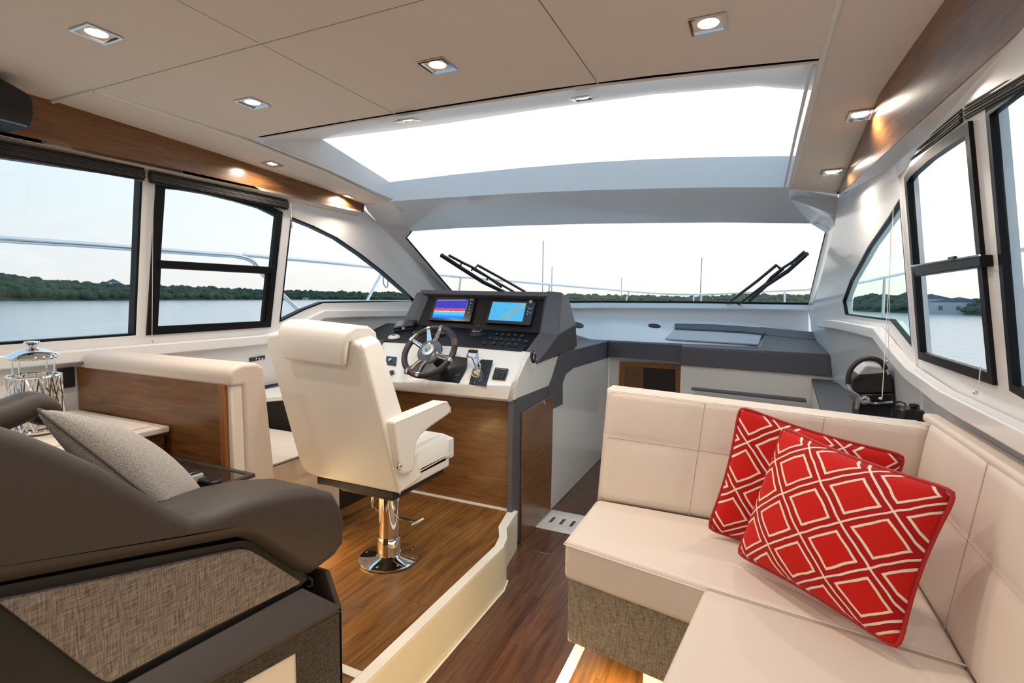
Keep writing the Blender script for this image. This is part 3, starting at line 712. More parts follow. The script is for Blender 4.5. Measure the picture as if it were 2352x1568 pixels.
# dash black panel (sloping) and its frame
dY = 3.62
pBk = [at(895, 742, y=dY), at(1000, 748, y=dY), at(1120, 757, y=dY), at(1246, 768, y=dY)]
dash = loft('dash_panel', [[V((-2.85, 3.20, pTop[0].z+.004)), pTop[0]+V((0, 0, .004)), pTop[1]+V((0, 0, .004)), pTop[2]+V((0, 0, .004))], [V((-2.85, dY, pBk[0].z)), pBk[0], pBk[2], pBk[3]]], DASH, hc, thick=(0, 0, -.02))
tube('dash_seal', [V((-2.85, 3.19, pTop[0].z))]+[p+V((0, -.004, 0)) for p in pTop[:3]], .006, BLKM, hc, seg=6)
# screen face
fT, fB = [at(978, 676, y=3.78), at(1262, 682, y=3.78)], [at(945, 745, y=3.62), at(1241, 765, y=3.62)]
face = [fT[0], fT[1], fB[1], fB[0]]
fn = (face[1]-face[0]).cross(face[3]-face[0]).normalized(); fn = fn if fn.y < 0 else -fn
hexa('instrument_face', face, [p-fn*.02 for p in face], DASH, hc)
def onface(px, py, h=0):
    r = fw*CF+rt*(px-CX)-up*(py-CY); t = fn.dot(face[0]-EYE)/fn.dot(r); return EYE+r*t+fn*h
# hood
topb = [onface(972, 672, .05), onface(1264, 678, .05), onface(1262, 688, .05), onface(974, 681, .05)]
hexa('hood_top', topb, [p-fn*.22+V((0, 0, -.0)) for p in topb], GREY, hc, bevel=.008, seg=3)
wing = [onface(1262, 676, .05), at(1285, 670, y=3.86), at(1303, 678, y=3.96), at(1322, 745, y=3.95), at(1326, 770, y=3.86), at(1326, 792, x=-1.335), at(1234, 833, x=-1.335), at(1204, 808, y=3.22), onface(1240, 768, .02)]
bm = bmesh.new()
P = dict(a=onface(1262, 676, .05), b=at(1290, 671, y=3.84), c=at(1306, 684, y=3.95), d=at(1323, 745, y=3.86), e=at(1326, 795, x=-1.318), f=at(1234, 835, x=-1.325), g=at(1206, 808, y=3.23), h=onface(1243, 766, .02), i=at(1284, 767, y=3.55), j=at(1330, 780, x=-1.32))
vv = {k_: bm.verts.new(v_) for k_, v_ in P.items()}
for f_ in ('abih', 'bcdi', 'hifg', 'idef'): bm.faces.new([vv[q_] for q_ in f_])
r = bmesh.ops.extrude_face_region(bm, geom=bm.faces[:]); bmesh.ops.translate(bm, vec=(-.04, .05, -.02), verts=[g_ for g_ in r['geom'] if isinstance(g_, bmesh.types.BMVert)])
link('hood_wing', bm2me(bm), GREY, hc, bevel=.006, ang=25)
bm = bmesh.new()
P = dict(a=onface(976, 676, .05), b=at(957, 672, y=3.80), c=at(925, 742, y=3.62), d=onface(946, 746, .02), e=onface(985, 682, .0), f=onface(958, 752, -.01))
vv = {k_: bm.verts.new(v_) for k_, v_ in P.items()}
for f_ in ('abcd', 'aefd'): bm.faces.new([vv[q_] for q_ in f_])
r = bmesh.ops.extrude_face_region(bm, geom=bm.faces[:]); bmesh.ops.translate(bm, vec=(.01, .06, -.01), verts=[g_ for g_ in r['geom'] if isinstance(g_, bmesh.types.BMVert)])
link('hood_wing', bm2me(bm), GREY, hc, bevel=.005, ang=25)
# left shelf of the console
lw = [at(790, 800, y=3.15), at(835, 762, y=3.55), at(860, 745, y=3.75), at(930, 741, y=3.78), at(905, 752, y=3.6), at(868, 784, y=3.22)]
prism('side_shelf', [V((p.x, p.y, 1.30)) for p in lw], (0, 0, -.03), GREY, hc, bevel=.006)
lw = [(-2.95, 3.05, .99), (-2.55, 3.05, .99), (-2.55, 4.2, .99), (-2.95, 4.2, .99)]
prism('side_body', lw, (0, 0, .30), GREY, hc, bevel=.01)
# screens
def uvquad(name, pts, m, parent, off):
    me = bpy.data.meshes.new(name); p = [V(q_) for q_ in pts]; n = fn
    vs = p+[q_-n*.004 for q_ in p]
    me.from_pydata([tuple(v_) for v_ in vs], [], [(0, 1, 2, 3), (4, 7, 6, 5), (0, 4, 5, 1), (1, 5, 6, 2), (2, 6, 7, 3), (3, 7, 4, 0)])
    uv = me.uv_layers.new(name='uv'); co = [(0, 1), (1, 1), (1, 0), (0, 0)]
    for l_ in me.polygons[0].loop_indices: uv.data[l_].uv = co[me.loops[l_].vertex_index]
    return link(name, me, m, parent, smooth=False)
def screenmat(kind):
    m_ = bpy.data.materials.new(kind+'_screen'); m_.use_nodes = True; t = m_.node_tree; t.nodes.clear()
    def n_(ty, **k_):
        x_ = t.nodes.new(ty)
        for a_, b_ in k_.items(): setattr(x_, a_, b_)
        return x_
    u = n_('ShaderNodeUVMap'); s_ = n_('ShaderNodeSeparateXYZ'); t.links.new(u.outputs[0], s_.inputs[0])
    em = n_('ShaderNodeEmission'); em.inputs[1].default_value = 1.25; o_ = n_('ShaderNodeOutputMaterial'); t.links.new(em.outputs[0], o_.inputs[0])
    if kind == 'sonar':
        nz = n_('ShaderNodeTexNoise'); nz.inputs['Scale'].default_value = 25; nz.inputs['Detail'].default_value = 3
        mp_ = n_('ShaderNodeMapping'); mp_.inputs['Scale'].default_value = (1, .25, 1); t.links.new(u.outputs[0], mp_.inputs[0]); t.links.new(mp_.outputs[0], nz.inputs[0])
        ma = n_('ShaderNodeMath', operation='MULTIPLY_ADD'); ma.inputs[1].default_value = .10; t.links.new(nz.outputs['Fac'], ma.inputs[0]); t.links.new(s_.outputs['Y'], ma.inputs[2])
        ra = n_('ShaderNodeValToRGB'); e_ = ra.color_ramp; e_.elements[0].position = 0; e_.elements[0].color = (.02, .20, .75, 1)
        e_.elements[1].position = 1; e_.elements[1].color = (.055, .04, .42, 1)
        for p_, c_ in ((.16, (.02, .25, .85, 1)), (.3, (.10, .50, .90, 1)), (.40, (.10, .50, .90, 1)), (.42, (.75, .75, .80, 1)), (.45, (.60, .06, .05, 1)), (.54, (.60, .10, .09, 1)), (.585, (.30, .09, .35, 1)), (.61, (.06, .05, .45, 1)), (.93, (.05, .05, .45, 1)), (1, (.08, .08, .5, 1))):
            x_ = e_.elements.new(p_); x_.color = c_
        t.links.new(ma.outputs[0], ra.inputs[0])
        n2 = n_('ShaderNodeTexNoise'); n2.inputs['Scale'].default_value = 38; t.links.new(u.outputs[0], n2.inputs[0])
        r2_ = n_('ShaderNodeValToRGB'); r2_.color_ramp.elements[0].position = .68; r2_.color_ramp.elements[1].position = .74; t.links.new(n2.outputs['Fac'], r2_.inputs[0])
        mm = n_('ShaderNodeMix', data_type='RGBA'); mm.inputs[7].default_value = (.6, .6, .85, 1); t.links.new(r2_.outputs[0], mm.inputs[0]); t.links.new(ra.outputs[0], mm.inputs[6]); t.links.new(mm.outputs[2], em.inputs[0])
    else:
        d_ = n_('ShaderNodeMath', operation='MULTIPLY_ADD'); d_.inputs[1].default_value = -.62; t.links.new(s_.outputs['Y'], d_.inputs[0]); t.links.new(s_.outputs['X'], d_.inputs[2])
        ra = n_('ShaderNodeValToRGB'); e_ = ra.color_ramp; e_.elements[0].position = 0; e_.elements[0].color = (.09, .46, .80, 1); e_.elements[1].position = 1; e_.elements[1].color = (.09, .46, .80, 1)
        for p_, c_ in ((.31, (.10, .48, .80, 1)), (.345, (.35, .36, .25, 1)), (.375, (.42, .36, .17, 1)), (.405, (.35, .40, .35, 1)), (.44, (.10, .48, .80, 1))):
            x_ = e_.elements.new(p_); x_.color = c_
        t.links.new(d_.outputs[0], ra.inputs[0]); nz = n_('ShaderNodeTexNoise'); nz.inputs['Scale'].default_value = 6; t.links.new(u.outputs[0], nz.inputs[0])
        mm = n_('ShaderNodeMix', data_type='RGBA'); mm.blend_type = 'MULTIPLY'; mm.inputs[0].default_value = .25; t.links.new(ra.outputs[0], mm.inputs[6]); t.links.new(nz.outputs['Fac'], mm.inputs[7]); t.links.new(mm.outputs[2], em.inputs[0])
    return m_
GREYB = mat('button_grey', (.42, .42, .43), .3); WHITEB = mat('button_print', (.6, .6, .6), .4)
def display(label, body, scr, kind, btn, knob=None):
    c_ = sum((onface(*p) for p in body), V())/4
    t = thing('chart_plotter', label, 'display', c_, 'marine displays in the helm hood')
    pp = [onface(*p, .002) for p in body]
    hexa('bezel', [p+fn*.022 for p in pp], pp, BLACK, t, bevel=.003)
    s_ = uvquad('screen', [onface(*p, .027) for p in scr], screenmat(kind), t, 0)
    for (a_, b_) in btn:
        q_ = onface(a_, b_, .026); lathe('button', [(.006, -.004), (.006, .002), (0, .003)], q_, GREYB, t, axis=fn, seg=10)
    if knob: lathe('knob', [(.014, -.004), (.014, .010), (.010, .014), (0, .014)], onface(*knob, .026), GREYB, t, axis=fn, seg=16)
    return s_
s1 = display('left marine display showing a blue and red sonar picture', [(1001, 684), (1095, 687), (1082, 742), (988, 738)], [(1007, 692), (1079, 692), (1067, 736), (996, 733)], 'sonar', [(1085, 692), (1084, 700), (1082, 708), (1081, 714), (1079, 721), (1089, 692)])
s2 = display('right marine display showing a light blue chart with a tan band', [(1132, 692), (1233, 697), (1219, 750), (1116, 744)], [(1135, 697), (1211, 700), (1202, 742), (1124, 738)], 'chart', [(1217, 712), (1222, 713), (1215, 719), (1220, 722), (1214, 725)], (1222, 698))
prism('status_line', [onface(1009, 692.5, .028), onface(1073, 692.5, .028), onface(1073, 694, .028), onface(1009, 694, .028)], fn*.0005, WHITEB, s1.parent)
lathe('power_led', [(.003, 0), (.003, .003), (0, .003)], onface(1115, 685, .001), STEEL, hc, axis=fn, seg=8)
lathe('screw', [(.003, 0), (.003, .003), (0, .003)], onface(1099, 748, .001), STEEL, hc, axis=fn, seg=8)
# dash normal
dn = (pTop[2]-pTop[0]).cross(pBk[3]-pTop[0]).normalized(); dn = dn if dn.z > 0 else -dn
def ondash(px, py, h=0):
    r_ = fw*CF+rt*(px-CX)-up*(py-CY); t = dn.dot(pTop[1]+V((0, 0, .004))-EYE)/dn.dot(r_); return EYE+r_*t+dn*h
dax = (pTop[2]-pTop[0]).normalized(); day = dn.cross(dax)
# switches
sw = [(1141, 769), (1155, 770), (1169, 771), (1184, 771), (1200, 773), (1126, 779), (1140, 780), (1152, 781), (1165, 782), (1180, 783), (1194, 784), (1208, 785), (1112, 789), (1135, 789), (1154, 791), (1169, 792), (1184, 793)]
for (a_, b_) in sw:
    c_ = ondash(a_, b_, .002)
    h_ = [c_+dax*sx*.016+day*sy*.010 for sx, sy in ((-1, -1), (1, -1), (1, 1), (-1, 1))]
    r_ = hexa('rocker_switch', h_, [p+dn*(.012 if i > 1 else .005)+(c_-p)*.2 for i, p in enumerate(h_)], BLACK, hc, bevel=.002)
    lathe('symbol', [(.005, 0), (.005, .0008), (.0035, .0008), (.0035, 0)], c_+dn*.010, GREYB, r_, axis=dn, seg=10)
# compass
cp = ondash(1096, 768, .0)
t = thing('compass', 'small black dome compass on the dash beside the wheel', 'compass', cp)
lathe('base', [(.060, 0), (.060, .006), (.045, .016), (.042, .02)], cp, BLKM, t, axis=dn)
lathe('dome', [(.042, .012), (.042, .030), (.032, .042), (.018, .048), (0, .05)], cp, BLACK, t, axis=dn)
tube('dial_ring', [cp+dn*.034+(dax*math.cos(a_)+day*math.sin(a_))*.0405 for a_ in [i*math.pi/10 for i in range(20)]], .0018, STEEL, t, closed=True, seg=6)
# radio
rp = [ondash(905, 763), ondash(950, 757), ondash(960, 745), ondash(915, 749)]
t = thing('radio', 'black marine radio with chrome-lined front left of the wheel', 'radio', rp[0])
hexa('body', rp, [p+dn*.045 for p in rp], BLACK, t, bevel=.006, seg=3)
tube('chrome_line', [rp[0]+dn*.038+V((0, -.006, 0)), rp[1]+dn*.038+V((0, -.006, 0))], .002, STEEL, t, seg=6)
tube('chrome_line', [rp[0]+dn*.012+V((0, -.006, 0)), rp[1]+dn*.012+V((0, -.006, 0))], .002, STEEL, t, seg=6)
q_ = lerp(rp[0], rp[1], .5)+dn*.025+V((0, -.004, 0)); tube('lit_key', [q_-dax*.01, q_+dax*.01], .004, emit('key_light', (.4, .6, .9), 1.2), t, seg=6)
mq = ondash(905, 775)
t = thing('handset', 'cream rounded handset lying left of the wheel', 'handset', mq)
lathe('shell', [(0, .022), (.03, .020), (.045, .010), (.048, 0)], mq, SCR, t, axis=dn); lathe('grille', [(0, .0235), (.012, .0225), (.02, .021)], mq, BLKM, t, axis=dn, seg=12)
# gauge pods behind the wheel
for a_, b_, l_ in ((962, 766, 'left'), (1008, 770, 'right')):
    q_ = ondash(a_, b_); lathe('gauge_pod', [(.05, 0), (.05, .012), (.035, .02), (0, .018)], q_, BLACK, hc, axis=dn)
# fascia plane helpers
p1_, p2_, p3_ = r2b[1], r2b[2], r3[1]
qn = (p2_-p1_).cross(p3_-p1_).normalized(); qn = qn if qn.z > 0 else -qn
def onf(px, py, h=0):
    r_ = fw*CF+rt*(px-CX)-up*(py-CY); t = qn.dot(p1_-EYE)/qn.dot(r_); return EYE+r_*t+qn*h
def plate(name, pts, m_, parent, h=.006, bev=.003, base=0.0):
    P_ = [onf(*p, base) for p in pts]; return hexa(name, P_, [p+qn*h for p in P_], m_, parent, bevel=bev)
pod = [(933, 818), (1000, 812), (1074, 822), (1072, 846), (1055, 881), (990, 874), (928, 858)]
plate('wheel_recess', pod, BLACK, hc, .004)
for q_ in ((1048, 873), (1053, 878)): lathe('screw', [(.003, 0), (.003, .004), (0, .005)], onf(*q_, .004), STEEL, hc, axis=qn, seg=8)
ax_ = (p2_-p1_).normalized(); ay_ = qn.cross(ax_)
# steering wheel
wcn = at(986, 806, y=2.90); wn = V((.0, -.80, .60)).normalized()
wx = V((1, 0, 0)); wy = wn.cross(wx)
if wy.z < 0: wy = -wy
sw_ = thing('steering_wheel', 'black rimmed steering wheel with chrome double spokes at the helm', 'steering wheel', wcn)
WR = .185
tube('rim', [wcn+(wx*math.cos(a_)+wy*math.sin(a_))*WR for a_ in [i*2*math.pi/48 for i in range(48)]], .021, mat('rim_leather', (.02, .016, .015), .35, bump=(400, .2, .0006)), sw_, closed=True, seg=10)
WOODR = mat('rim_gloss_inlay', (.10, .045, .025), .12, coat=.6)
for a0, a1 in ((.25, .55), (-1.88, -1.60), (2.45, 2.75)):
    tube('rim_inlay', [wcn+(wx*math.cos(a_)+wy*math.sin(a_))*WR for a_ in [a0+(a1-a0)*i/8 for i in range(9)]], .0218, WOODR, sw_, seg=10)
for base in (1.42, 1.95, 2.72, -.30, -2.12, -1.62):
    d_ = wx*math.cos(base)+wy*math.sin(base)
    tube('spoke', [wcn+d_*.05-wn*.012, wcn+d_*.10-wn*.004, wcn+d_*.150+wn*.002, wcn+d_*(WR-.004)+wn*.006], [.021, .018, .015, .017], CHROME, sw_, seg=8, squash=.7)
    tube('rim_band', [wcn+d_*(WR+.0)+wn*.0+(wx*-math.sin(base)+wy*math.cos(base))*s_ for s_ in (-.011, .011)], .0224, CHROME, sw_, seg=10)
HUB = mat('hub_gloss', (.09, .10, .12), .15, coat=.6)
lathe('hub', [(.05, -.05), (.088, -.02), (.088, .0), (.072, .012), (.045, .018), (0, .020)], wcn, HUB, sw_, axis=wn, seg=32)
e_ = lathe('emblem', [(.044, .018), (.044, .0225), (.035, .0235), (.035, .021), (.024, .022), (0, .023)], wcn, mat('emblem_silver', (.55, .60, .66), .25, .6), sw_, axis=wn, seg=28)
lathe('emblem_centre', [(.023, .0225), (.021, .0245), (0, .025)], wcn, mat('emblem_dark', (.05, .09, .14), .2), e_, axis=wn, seg=24)
tube('emblem_mark', [wcn+wn*.0265+wx*.012*math.cos(a_)+wy*.015*math.sin(a_) for a_ in (.4, 1.2, 2, 2.8, 3.6, 4.4, 5.2)], .0016, STEEL, e_, seg=5)
tube('emblem_mark', [wcn+wn*.0265+wy*.011, wcn+wn*.0265-wx*.004, wcn+wn*.0265+wx*.005-wy*.011], .0015, STEEL, e_, seg=5)
tube('column', [wcn-wn*.03, wcn-wn*.16], .035, BLKM, sw_, seg=12)
# throttle
t = thing('throttle_control', 'chrome twin throttle lever on a black plate right of the wheel', 'throttle', onf(1104, 860))
plate('mount_plate', [(1106, 826), (1133, 828), (1117, 888), (1077, 883), (1083, 862), (1092, 840)], BLACK, t, .006)
c0 = onf(1098, 862, .0)
lathe('pivot', [(.034, -.02), (.036, 0), (.034, .035), (.026, .05), (0, .054)], c0, CHROME, t, axis=qn+V((0, .1, .2)), seg=20)
h0 = onf(1094, 838, .085)
tube('lever_arm', [c0+qn*.03, c0+qn*.05+V((0, .01, .03)), h0], [.014, .012, .011], CHROME, t, seg=8)
tube('lever_arm', [c0+qn*.03+wx*.025, c0+qn*.05+V((.03, .01, .03)), h0+wx*.03], [.010, .008, .008], CHROME, t, seg=8)
hexa('grip', [h0+V((-.038, -.02, -.012)), h0+V((.045, -.02, -.012)), h0+V((.045, .025, -.012)), h0+V((-.038, .025, -.012))], [h0+V((-.030, -.014, .022)), h0+V((.04, -.014, .022)), h0+V((.04, .02, .022)), h0+V((-.030, .02, .022))], CHROME, t, bevel=.008, seg=3)
hexa('grip_cap', [h0+V((-.028, -.012, .022)), h0+V((.040, -.012, .022)), h0+V((.040, .02, .022)), h0+V((-.028, .02, .022))], [h0+V((-.024, -.010, .040)), h0+V((.036, -.010, .040)), h0+V((.036, .016, .040)), h0+V((-.024, .016, .040))], BLACK, t, bevel=.006, seg=3)
for q_ in ((1081, 879), (1091, 881)): lathe('screw', [(.003, 0), (.003, .004), (0, .005)], onf(*q_, .005), STEEL, t, axis=qn, seg=8)
# trim tab switch
t = thing('trim_switch', 'square black rocker panel at the right end of the helm fascia', 'switch', onf(1150, 861))
plate('frame', [(1138, 846), (1169, 849), (1161, 875), (1131, 872)], BLACK, t, .012)
plate('rocker', [(1139, 858), (1150, 859), (1146, 873), (1134, 871)], BLKM, t, .005, .002, .012)
plate('rocker', [(1151, 859), (1162, 860), (1158, 874), (1147, 873)], BLKM, t, .005, .002, .012)
tube('chrome_line', [onf(1138, 850, .016), onf(1163, 853, .016)], .002, GREYB, t, seg=6)
t = thing('bow_thruster_switch', 'square black joystick switch left of the wheel', 'switch', onf(901, 832))
plate('frame', [(890, 822), (914, 824), (911, 843), (888, 841)], BLACK, t, .012, .003, .010)
lathe('knob', [(.014, .0), (.014, .012), (0, .014)], onf(900, 833, .022), CHROME, t, axis=qn, seg=14)
lathe('stop_button', [(.022, 0), (.022, .008), (.012, .01), (0, .006)], onf(901, 859, .012), BLACK, hc, axis=qn, seg=16)
# oval handhold/speaker at the right cheek
q_ = at(1224, 825, x=X1+.05)
t = tag(lathe('courtesy_light', [(0, .012), (.02, .012), (.026, .006), (.026, 0)], q_, BLACK, None, axis=(1, -.5, .2), seg=24), 'oval black and chrome courtesy lamp on the helm cheek', 'light')
t.scale = (1, .9, 1.7)
tube('lens_ring', [q_+V((.012, math.cos(a_)*.014-.004, math.sin(a_)*.014)) for a_ in [i*math.pi/8 for i in range(16)]], .0045, CHROME, t, closed=True, seg=6)
# ================================================================= PASSAGE AND FORWARD WORKTOP
ZW = 1.20
pw = struct(prism('wall_passage', [V((X1, 3.60, 0)), V((X1, 5.35, 0)), V((X1, 5.35, 1.10)), V((X1, 3.75, 1.10)), V((X1, 3.60, .93))], (-.03, 0, 0), GELW))
fwc = struct(box('wall_galley_front', X1, .70, 5.36, 5.40, 0, 1.19, GELW))
wk = thing('forward_worktop', 'long grey vinyl worktop under the windscreen', 'worktop', (-.5, 5.3, 1.0))
def Wt(px, py, z=ZW): return at(px, py, z=z)
wp_ = [Wt(1322, 782), Wt(1408, 783), Wt(1566, 786), Wt(1572, 796), Wt(1930, 816)]
corner = V((X1+.02, 5.30, ZW)); 
top = [V((-1.40, 3.95, ZW)), V((X1+.01, 3.95, ZW)), V((X1+.01, 5.28, ZW)), V((-.60, 5.20, ZW)), V((-.57, 4.98, ZW)), V((.665, 4.86, ZW)), V((.60, 5.345, ZW)), V((-1.9, 5.345, ZW)), V((-2.0, 4.3, ZW))]
prism('top', top, (0, 0, -.02), GREY, wk, bevel=.004)
prism('front_band', [V((X1+.01, 5.26, ZW-.005)), V((-.60, 5.18, ZW-.005)), V((-.60, 5.18, ZW-.165)), V((X1+.01, 5.26, ZW-.165))], (0, .03, 0), GREY, wk, bevel=.004)
df = prism('drawer_front', [V((-.575, 4.965, ZW-.01)), V((.66, 4.845, ZW-.01)), V((.66, 4.845, ZW-.175)), V((-.575, 4.965, ZW-.17))], (0, .03, 0), GREY, wk, bevel=.005)
prism('drawer_side', [V((-.58, 4.97, ZW-.012)), V((-.58, 5.2, ZW-.012)), V((-.58, 5.2, ZW-.17)), V((-.58, 4.97, ZW-.17))], (.01, 0, 0), GREY, wk)
gc = struct(prism('wall_galley', [V((-.575, 5.0, 0)), V((.66, 4.88, 0)), V((.66, 4.88, ZW-.17)), V((-.575, 5.0, ZW-.165))], (0, .03, 0), GELW))
struct(prism('wall_galley_side', [V((-.575, 5.0, 0)), V((-.575, 5.37, 0)), V((-.575, 5.37, 1.03)), V((-.575, 5.0, 1.03))], (.02, 0, 0), GELW))
# niche with teak frame
nf = [at(1424, 830, y=5.34), at(1566, 838, y=5.34), at(1566, 960, y=5.34), at(1420, 950, y=5.34)]
ni = [at(1436, 840, y=5.34), at(1552, 848, y=5.34), at(1552, 950, y=5.34), at(1434, 942, y=5.34)]
t = thing('wall_niche', 'open teak framed niche in the passage end wall', 'niche', nf[3])
holed('frame', nf, [ni], (0, -.012, 0), TEAKE, t, smooth=False)
hexa('recess_shade', [p+V((0, .001, 0)) for p in ni], [p+V((0, .018, 0)) for p in ni], DARKIN, t, smooth=False)  # near-black slab on the wall; the niche's inner shade is its colour
prism('side_lining', [ni[0], at(1478, 843, y=5.34), at(1478, 945, y=5.34), ni[3]], (0, -.004, 0), TEAK, t, smooth=False)
# sloping shelf parts
def onshelf(px, py, y, h=0): return at(px, py, y=y)
# raised grey lip & inset lid
def SZ(y): return 1.19+(y-5.33)*.40
def Sh(px, py, h=0.012):
    n_ = V((0, -.40, 1)); n_.normalize(); p0 = V((0, 5.33, 1.19))+n_*h
    r_ = fw*CF+rt*(px-CX)-up*(py-CY); t_ = n_.dot(p0-EYE)/n_.dot(r_); return EYE+r_*t_
prism('lid', [Sh(1550, 755), Sh(1750, 768), Sh(1742, 790), Sh(1527, 777)], (0, .004, -.012), GREYL, wk, bevel=.003)
prism('raised_lip', [Sh(1550, 742, .03), Sh(1640, 744, .03), Sh(1745, 751, .03), Sh(1762, 758, .03), Sh(1755, 766, .03), Sh(1700, 760, .03), Sh(1550, 753, .03)], (0, .008, -.03), GREY, wk, bevel=.005)
prism('raised_lip', [Sh(1745, 750, .03), Sh(1892, 764, .03), Sh(1942, 782, .03), Sh(1908, 783, .03), Sh(1762, 769, .03), Sh(1758, 760, .03)], (0, .008, -.03), GREY, wk, bevel=.005)
tube('seam', [Sh(1760, 764, .02), Wt(1745, 801, ZW+.002)], .003, GREYB, wk, seg=5)
prism('grey_panel', [Sh(1762, 768, .014), Sh(1908, 783, .014), V((.665, 4.87, ZW+.003)), V((.06, 4.93, ZW+.003))], (0, 0, -.01), GREY, wk)
for (a_, b_, l_) in ((1327, 747, 'left oval black grille on the white shelf beside the helm hood'), (1503, 749, 'right oval black grille on the white shelf ahead of the passage')):
    q_, n_ = on(sh, a_, b_, .005); xa_ = (V((1, 0, 0))-n_*n_.x).normalized(); ya_ = n_.cross(xa_); t = thing('oval_vent', l_, 'vent', q_, 'oval vents on the forward shelf')
    bm = bmesh.new(); A_ = [q_+xa_*math.cos(i*math.pi/8)*.060+ya_*math.sin(i*math.pi/8)*.036 for i in range(16)]
    add_tube(bm, A_, .006, True, 6); link('rim', bm2me(bm), BLKM, t)
    prism('grille', A_, n_*.006, BLACK, t)
# right galley counter behind the sofa
gt = thing('galley_counter', 'grey topped galley counter behind the beige sofa back', 'counter', (.5, 3.7, 0))
zg = 1.0
cl = [at(1858, 861, z=zg), at(1926, 866, z=zg)]
prism('top', [V((.36, 2.50, zg)), V((.655, 2.50, zg)), V((.655, 4.84, zg)), V((cl[0].x, 4.86, zg)), V((.40, 3.6, zg))], (0, 0, -.03), GREY, gt, bevel=.004)
prism('cabinet', [V((.38, 2.50, 0)), V((.65, 2.50, 0)), V((.65, 4.84, 0)), V((cl[0].x+.01, 4.84, 0)), V((.42, 3.6, 0))], (0, 0, zg-.03), GELW, gt)
tube('handle', [at(1912, 878, z=zg+.01), at(1940, 879, z=zg+.01)], .006, STEEL, gt, seg=6)
prism('ledge', [at(1590, 888, y=4.9), at(1850, 914, y=4.80), at(1850, 920, y=4.80), at(1590, 892, y=4.9)], (0, -.10, 0), GREY, gt, bevel=.003)
# ================================================================= HELM CHAIR
def Bk(px, py, o=0.0): return at(px, py, pl=(0, 1, .257, 2.065+o))
XS0, XS1 = -1.985, -1.425
t = thing('helm_chair', 'white leather helm chair with headrest and armrests on a chrome pedestal', 'chair', (-1.69, 2.13, ZP))
A_ = [Bk(607, 782), Bk(613, 768), Bk(640, 764), Bk(812, 785), Bk(826, 791), Bk(833, 802), Bk(919, 1136), Bk(730, 1097), Bk(702, 1086), Bk(688, 1068)]
tcor = [.13, .13, .13, .13, .13, .13, .19, .19, .19, .19]
B_ = [p+V((.012 if p.x < -1.75 else -.004, d_, .02)) for p, d_ in zip(A_, tcor)]
hexa('backrest', A_, B_, LTHW, t, bevel=.018, seg=4)
A_ = [Bk(636, 772, -.03), Bk(640, 741, -.03), Bk(818, 752, -.03), Bk(790, 790, -.03), Bk(786, 842, -.03), Bk(649, 824, -.03)]
hz = [Bk(636, 778, -.035), Bk(638, 741, -.02), Bk(668, 733, .02), Bk(808, 741, .02), Bk(796, 762, -.02), Bk(787, 842, -.035), Bk(650, 824, -.035)]
a_, b_, c_, d_ = Bk(637, 762, -.035), Bk(793, 782, -.035), Bk(787, 842, -.035), Bk(650, 824, -.035)
prof = [(-.0, 1.0), (-.0, .0)]
bm = bmesh.new(); rows = []
for u_ in [i/8 for i in range(9)]:
    bt = lerp(d_, c_, u_); tp = lerp(a_, b_, u_); zt_ = .055
    ring = [bt, lerp(bt, tp, .5)+V((0, -.008, 0)), tp, tp+V((0, .015, .035)), tp+V((0, .06, zt_)), tp+V((0, .15, zt_-.002)), tp+V((0, .20, .025)), tp+V((0, .21, -.03)), tp+V((0, .17, -.03)), tp+V((0, .16, -.01)), tp+V((0, .03, -.01)), bt+V((0, .028, 0))]
    rows.append([bm.verts.new(p) for p in ring])
for i in range(8):
    for j in range(12): bm.faces.new((rows[i][j], rows[i][(j+1) % 12], rows[i+1][(j+1) % 12], rows[i+1][j]))
bm.faces.new(rows[0]); bm.faces.new(rows[-1])
link('headrest', bm2me(bm), LTHW, t, bevel=.012, seg=4, ang=60)
ytop = [at(1042, 996, x=XS1), at(1044, 1037, x=XS1), at(1033, 1043, x=XS1), at(1032, 1072, x=XS1)]
zs1, zs0, yf = ytop[0].z, ytop[1].z, ytop[0].y
quilt('seat_cushion', [(XS0, yf, zs1), (XS1, yf, zs1), (XS1, 1.98, zs1), (XS0, 1.98, zs1)][::-1], (0, 0, -(zs1-zs0)), 1, 1, .012, LTHW, t, edge=.022)
box('seat_base', XS0, XS1, 1.90, ytop[2].y, .725, zs0+.012, LTHW, t, bevel=.012, seg=3)
tube('piping', [V((XS1+.001, 1.93, zs0-.012)), V((XS1+.001, yf-.01, zs0-.004)), V((XS0, yf-.01, zs0-.004))], .003, LTHB2, t, seg=6)
armp = [(907, 968), (1020, 921), (1031, 922), (1037, 932), (1037, 946), (1030, 954), (991, 981), (968, 1000), (958, 1018), (955, 1045), (953, 1080), (945, 1086), (926, 1093), (919, 1082)]
for side in (0, 1):
    dx = 0 if side == 0 else -.49
    P_ = [at(a, b, x=-1.395)+V((dx, 0, 0)) for a, b in armp]
    if side: P_ = [V((p.x, max(p.y, 2.03-.257*(p.z-.72)), p.z)) for p in P_]
    o_ = prism('armrest', P_, (-.078, 0, 0), LTHW, t, bevel=.018, seg=5)
    tube('seam', [p+V((.0005 if side == 0 else -.0785, 0, 0))+(sum(P_, V())/len(P_)-p)*.05 for p in P_[:5]], .0018, LTHB2, o_, seg=5)
lathe('pivot_knob', [(.015, 0), (.015, .008), (.010, .012), (.006, .008), (0, .008)], at(916, 1071, x=-1.392), STEEL, t, axis=(1, 0, 0), seg=16)
tube('piping', [Bk(827, 791, -.001), Bk(834, 802, -.001), Bk(876, 966, -.001), Bk(919, 1134, -.001)], .003, LTHB2, t, seg=6)
cx_, cy_ = -1.675, 2.13
box('mount_plate', -1.95, -1.47, 1.91, 2.34, .675, .722, BLKM, t, bevel=.008)
box('slide_bracket', -1.84, -1.52, 1.96, 2.30, .645, .675, BLKM, t, bevel=.006)
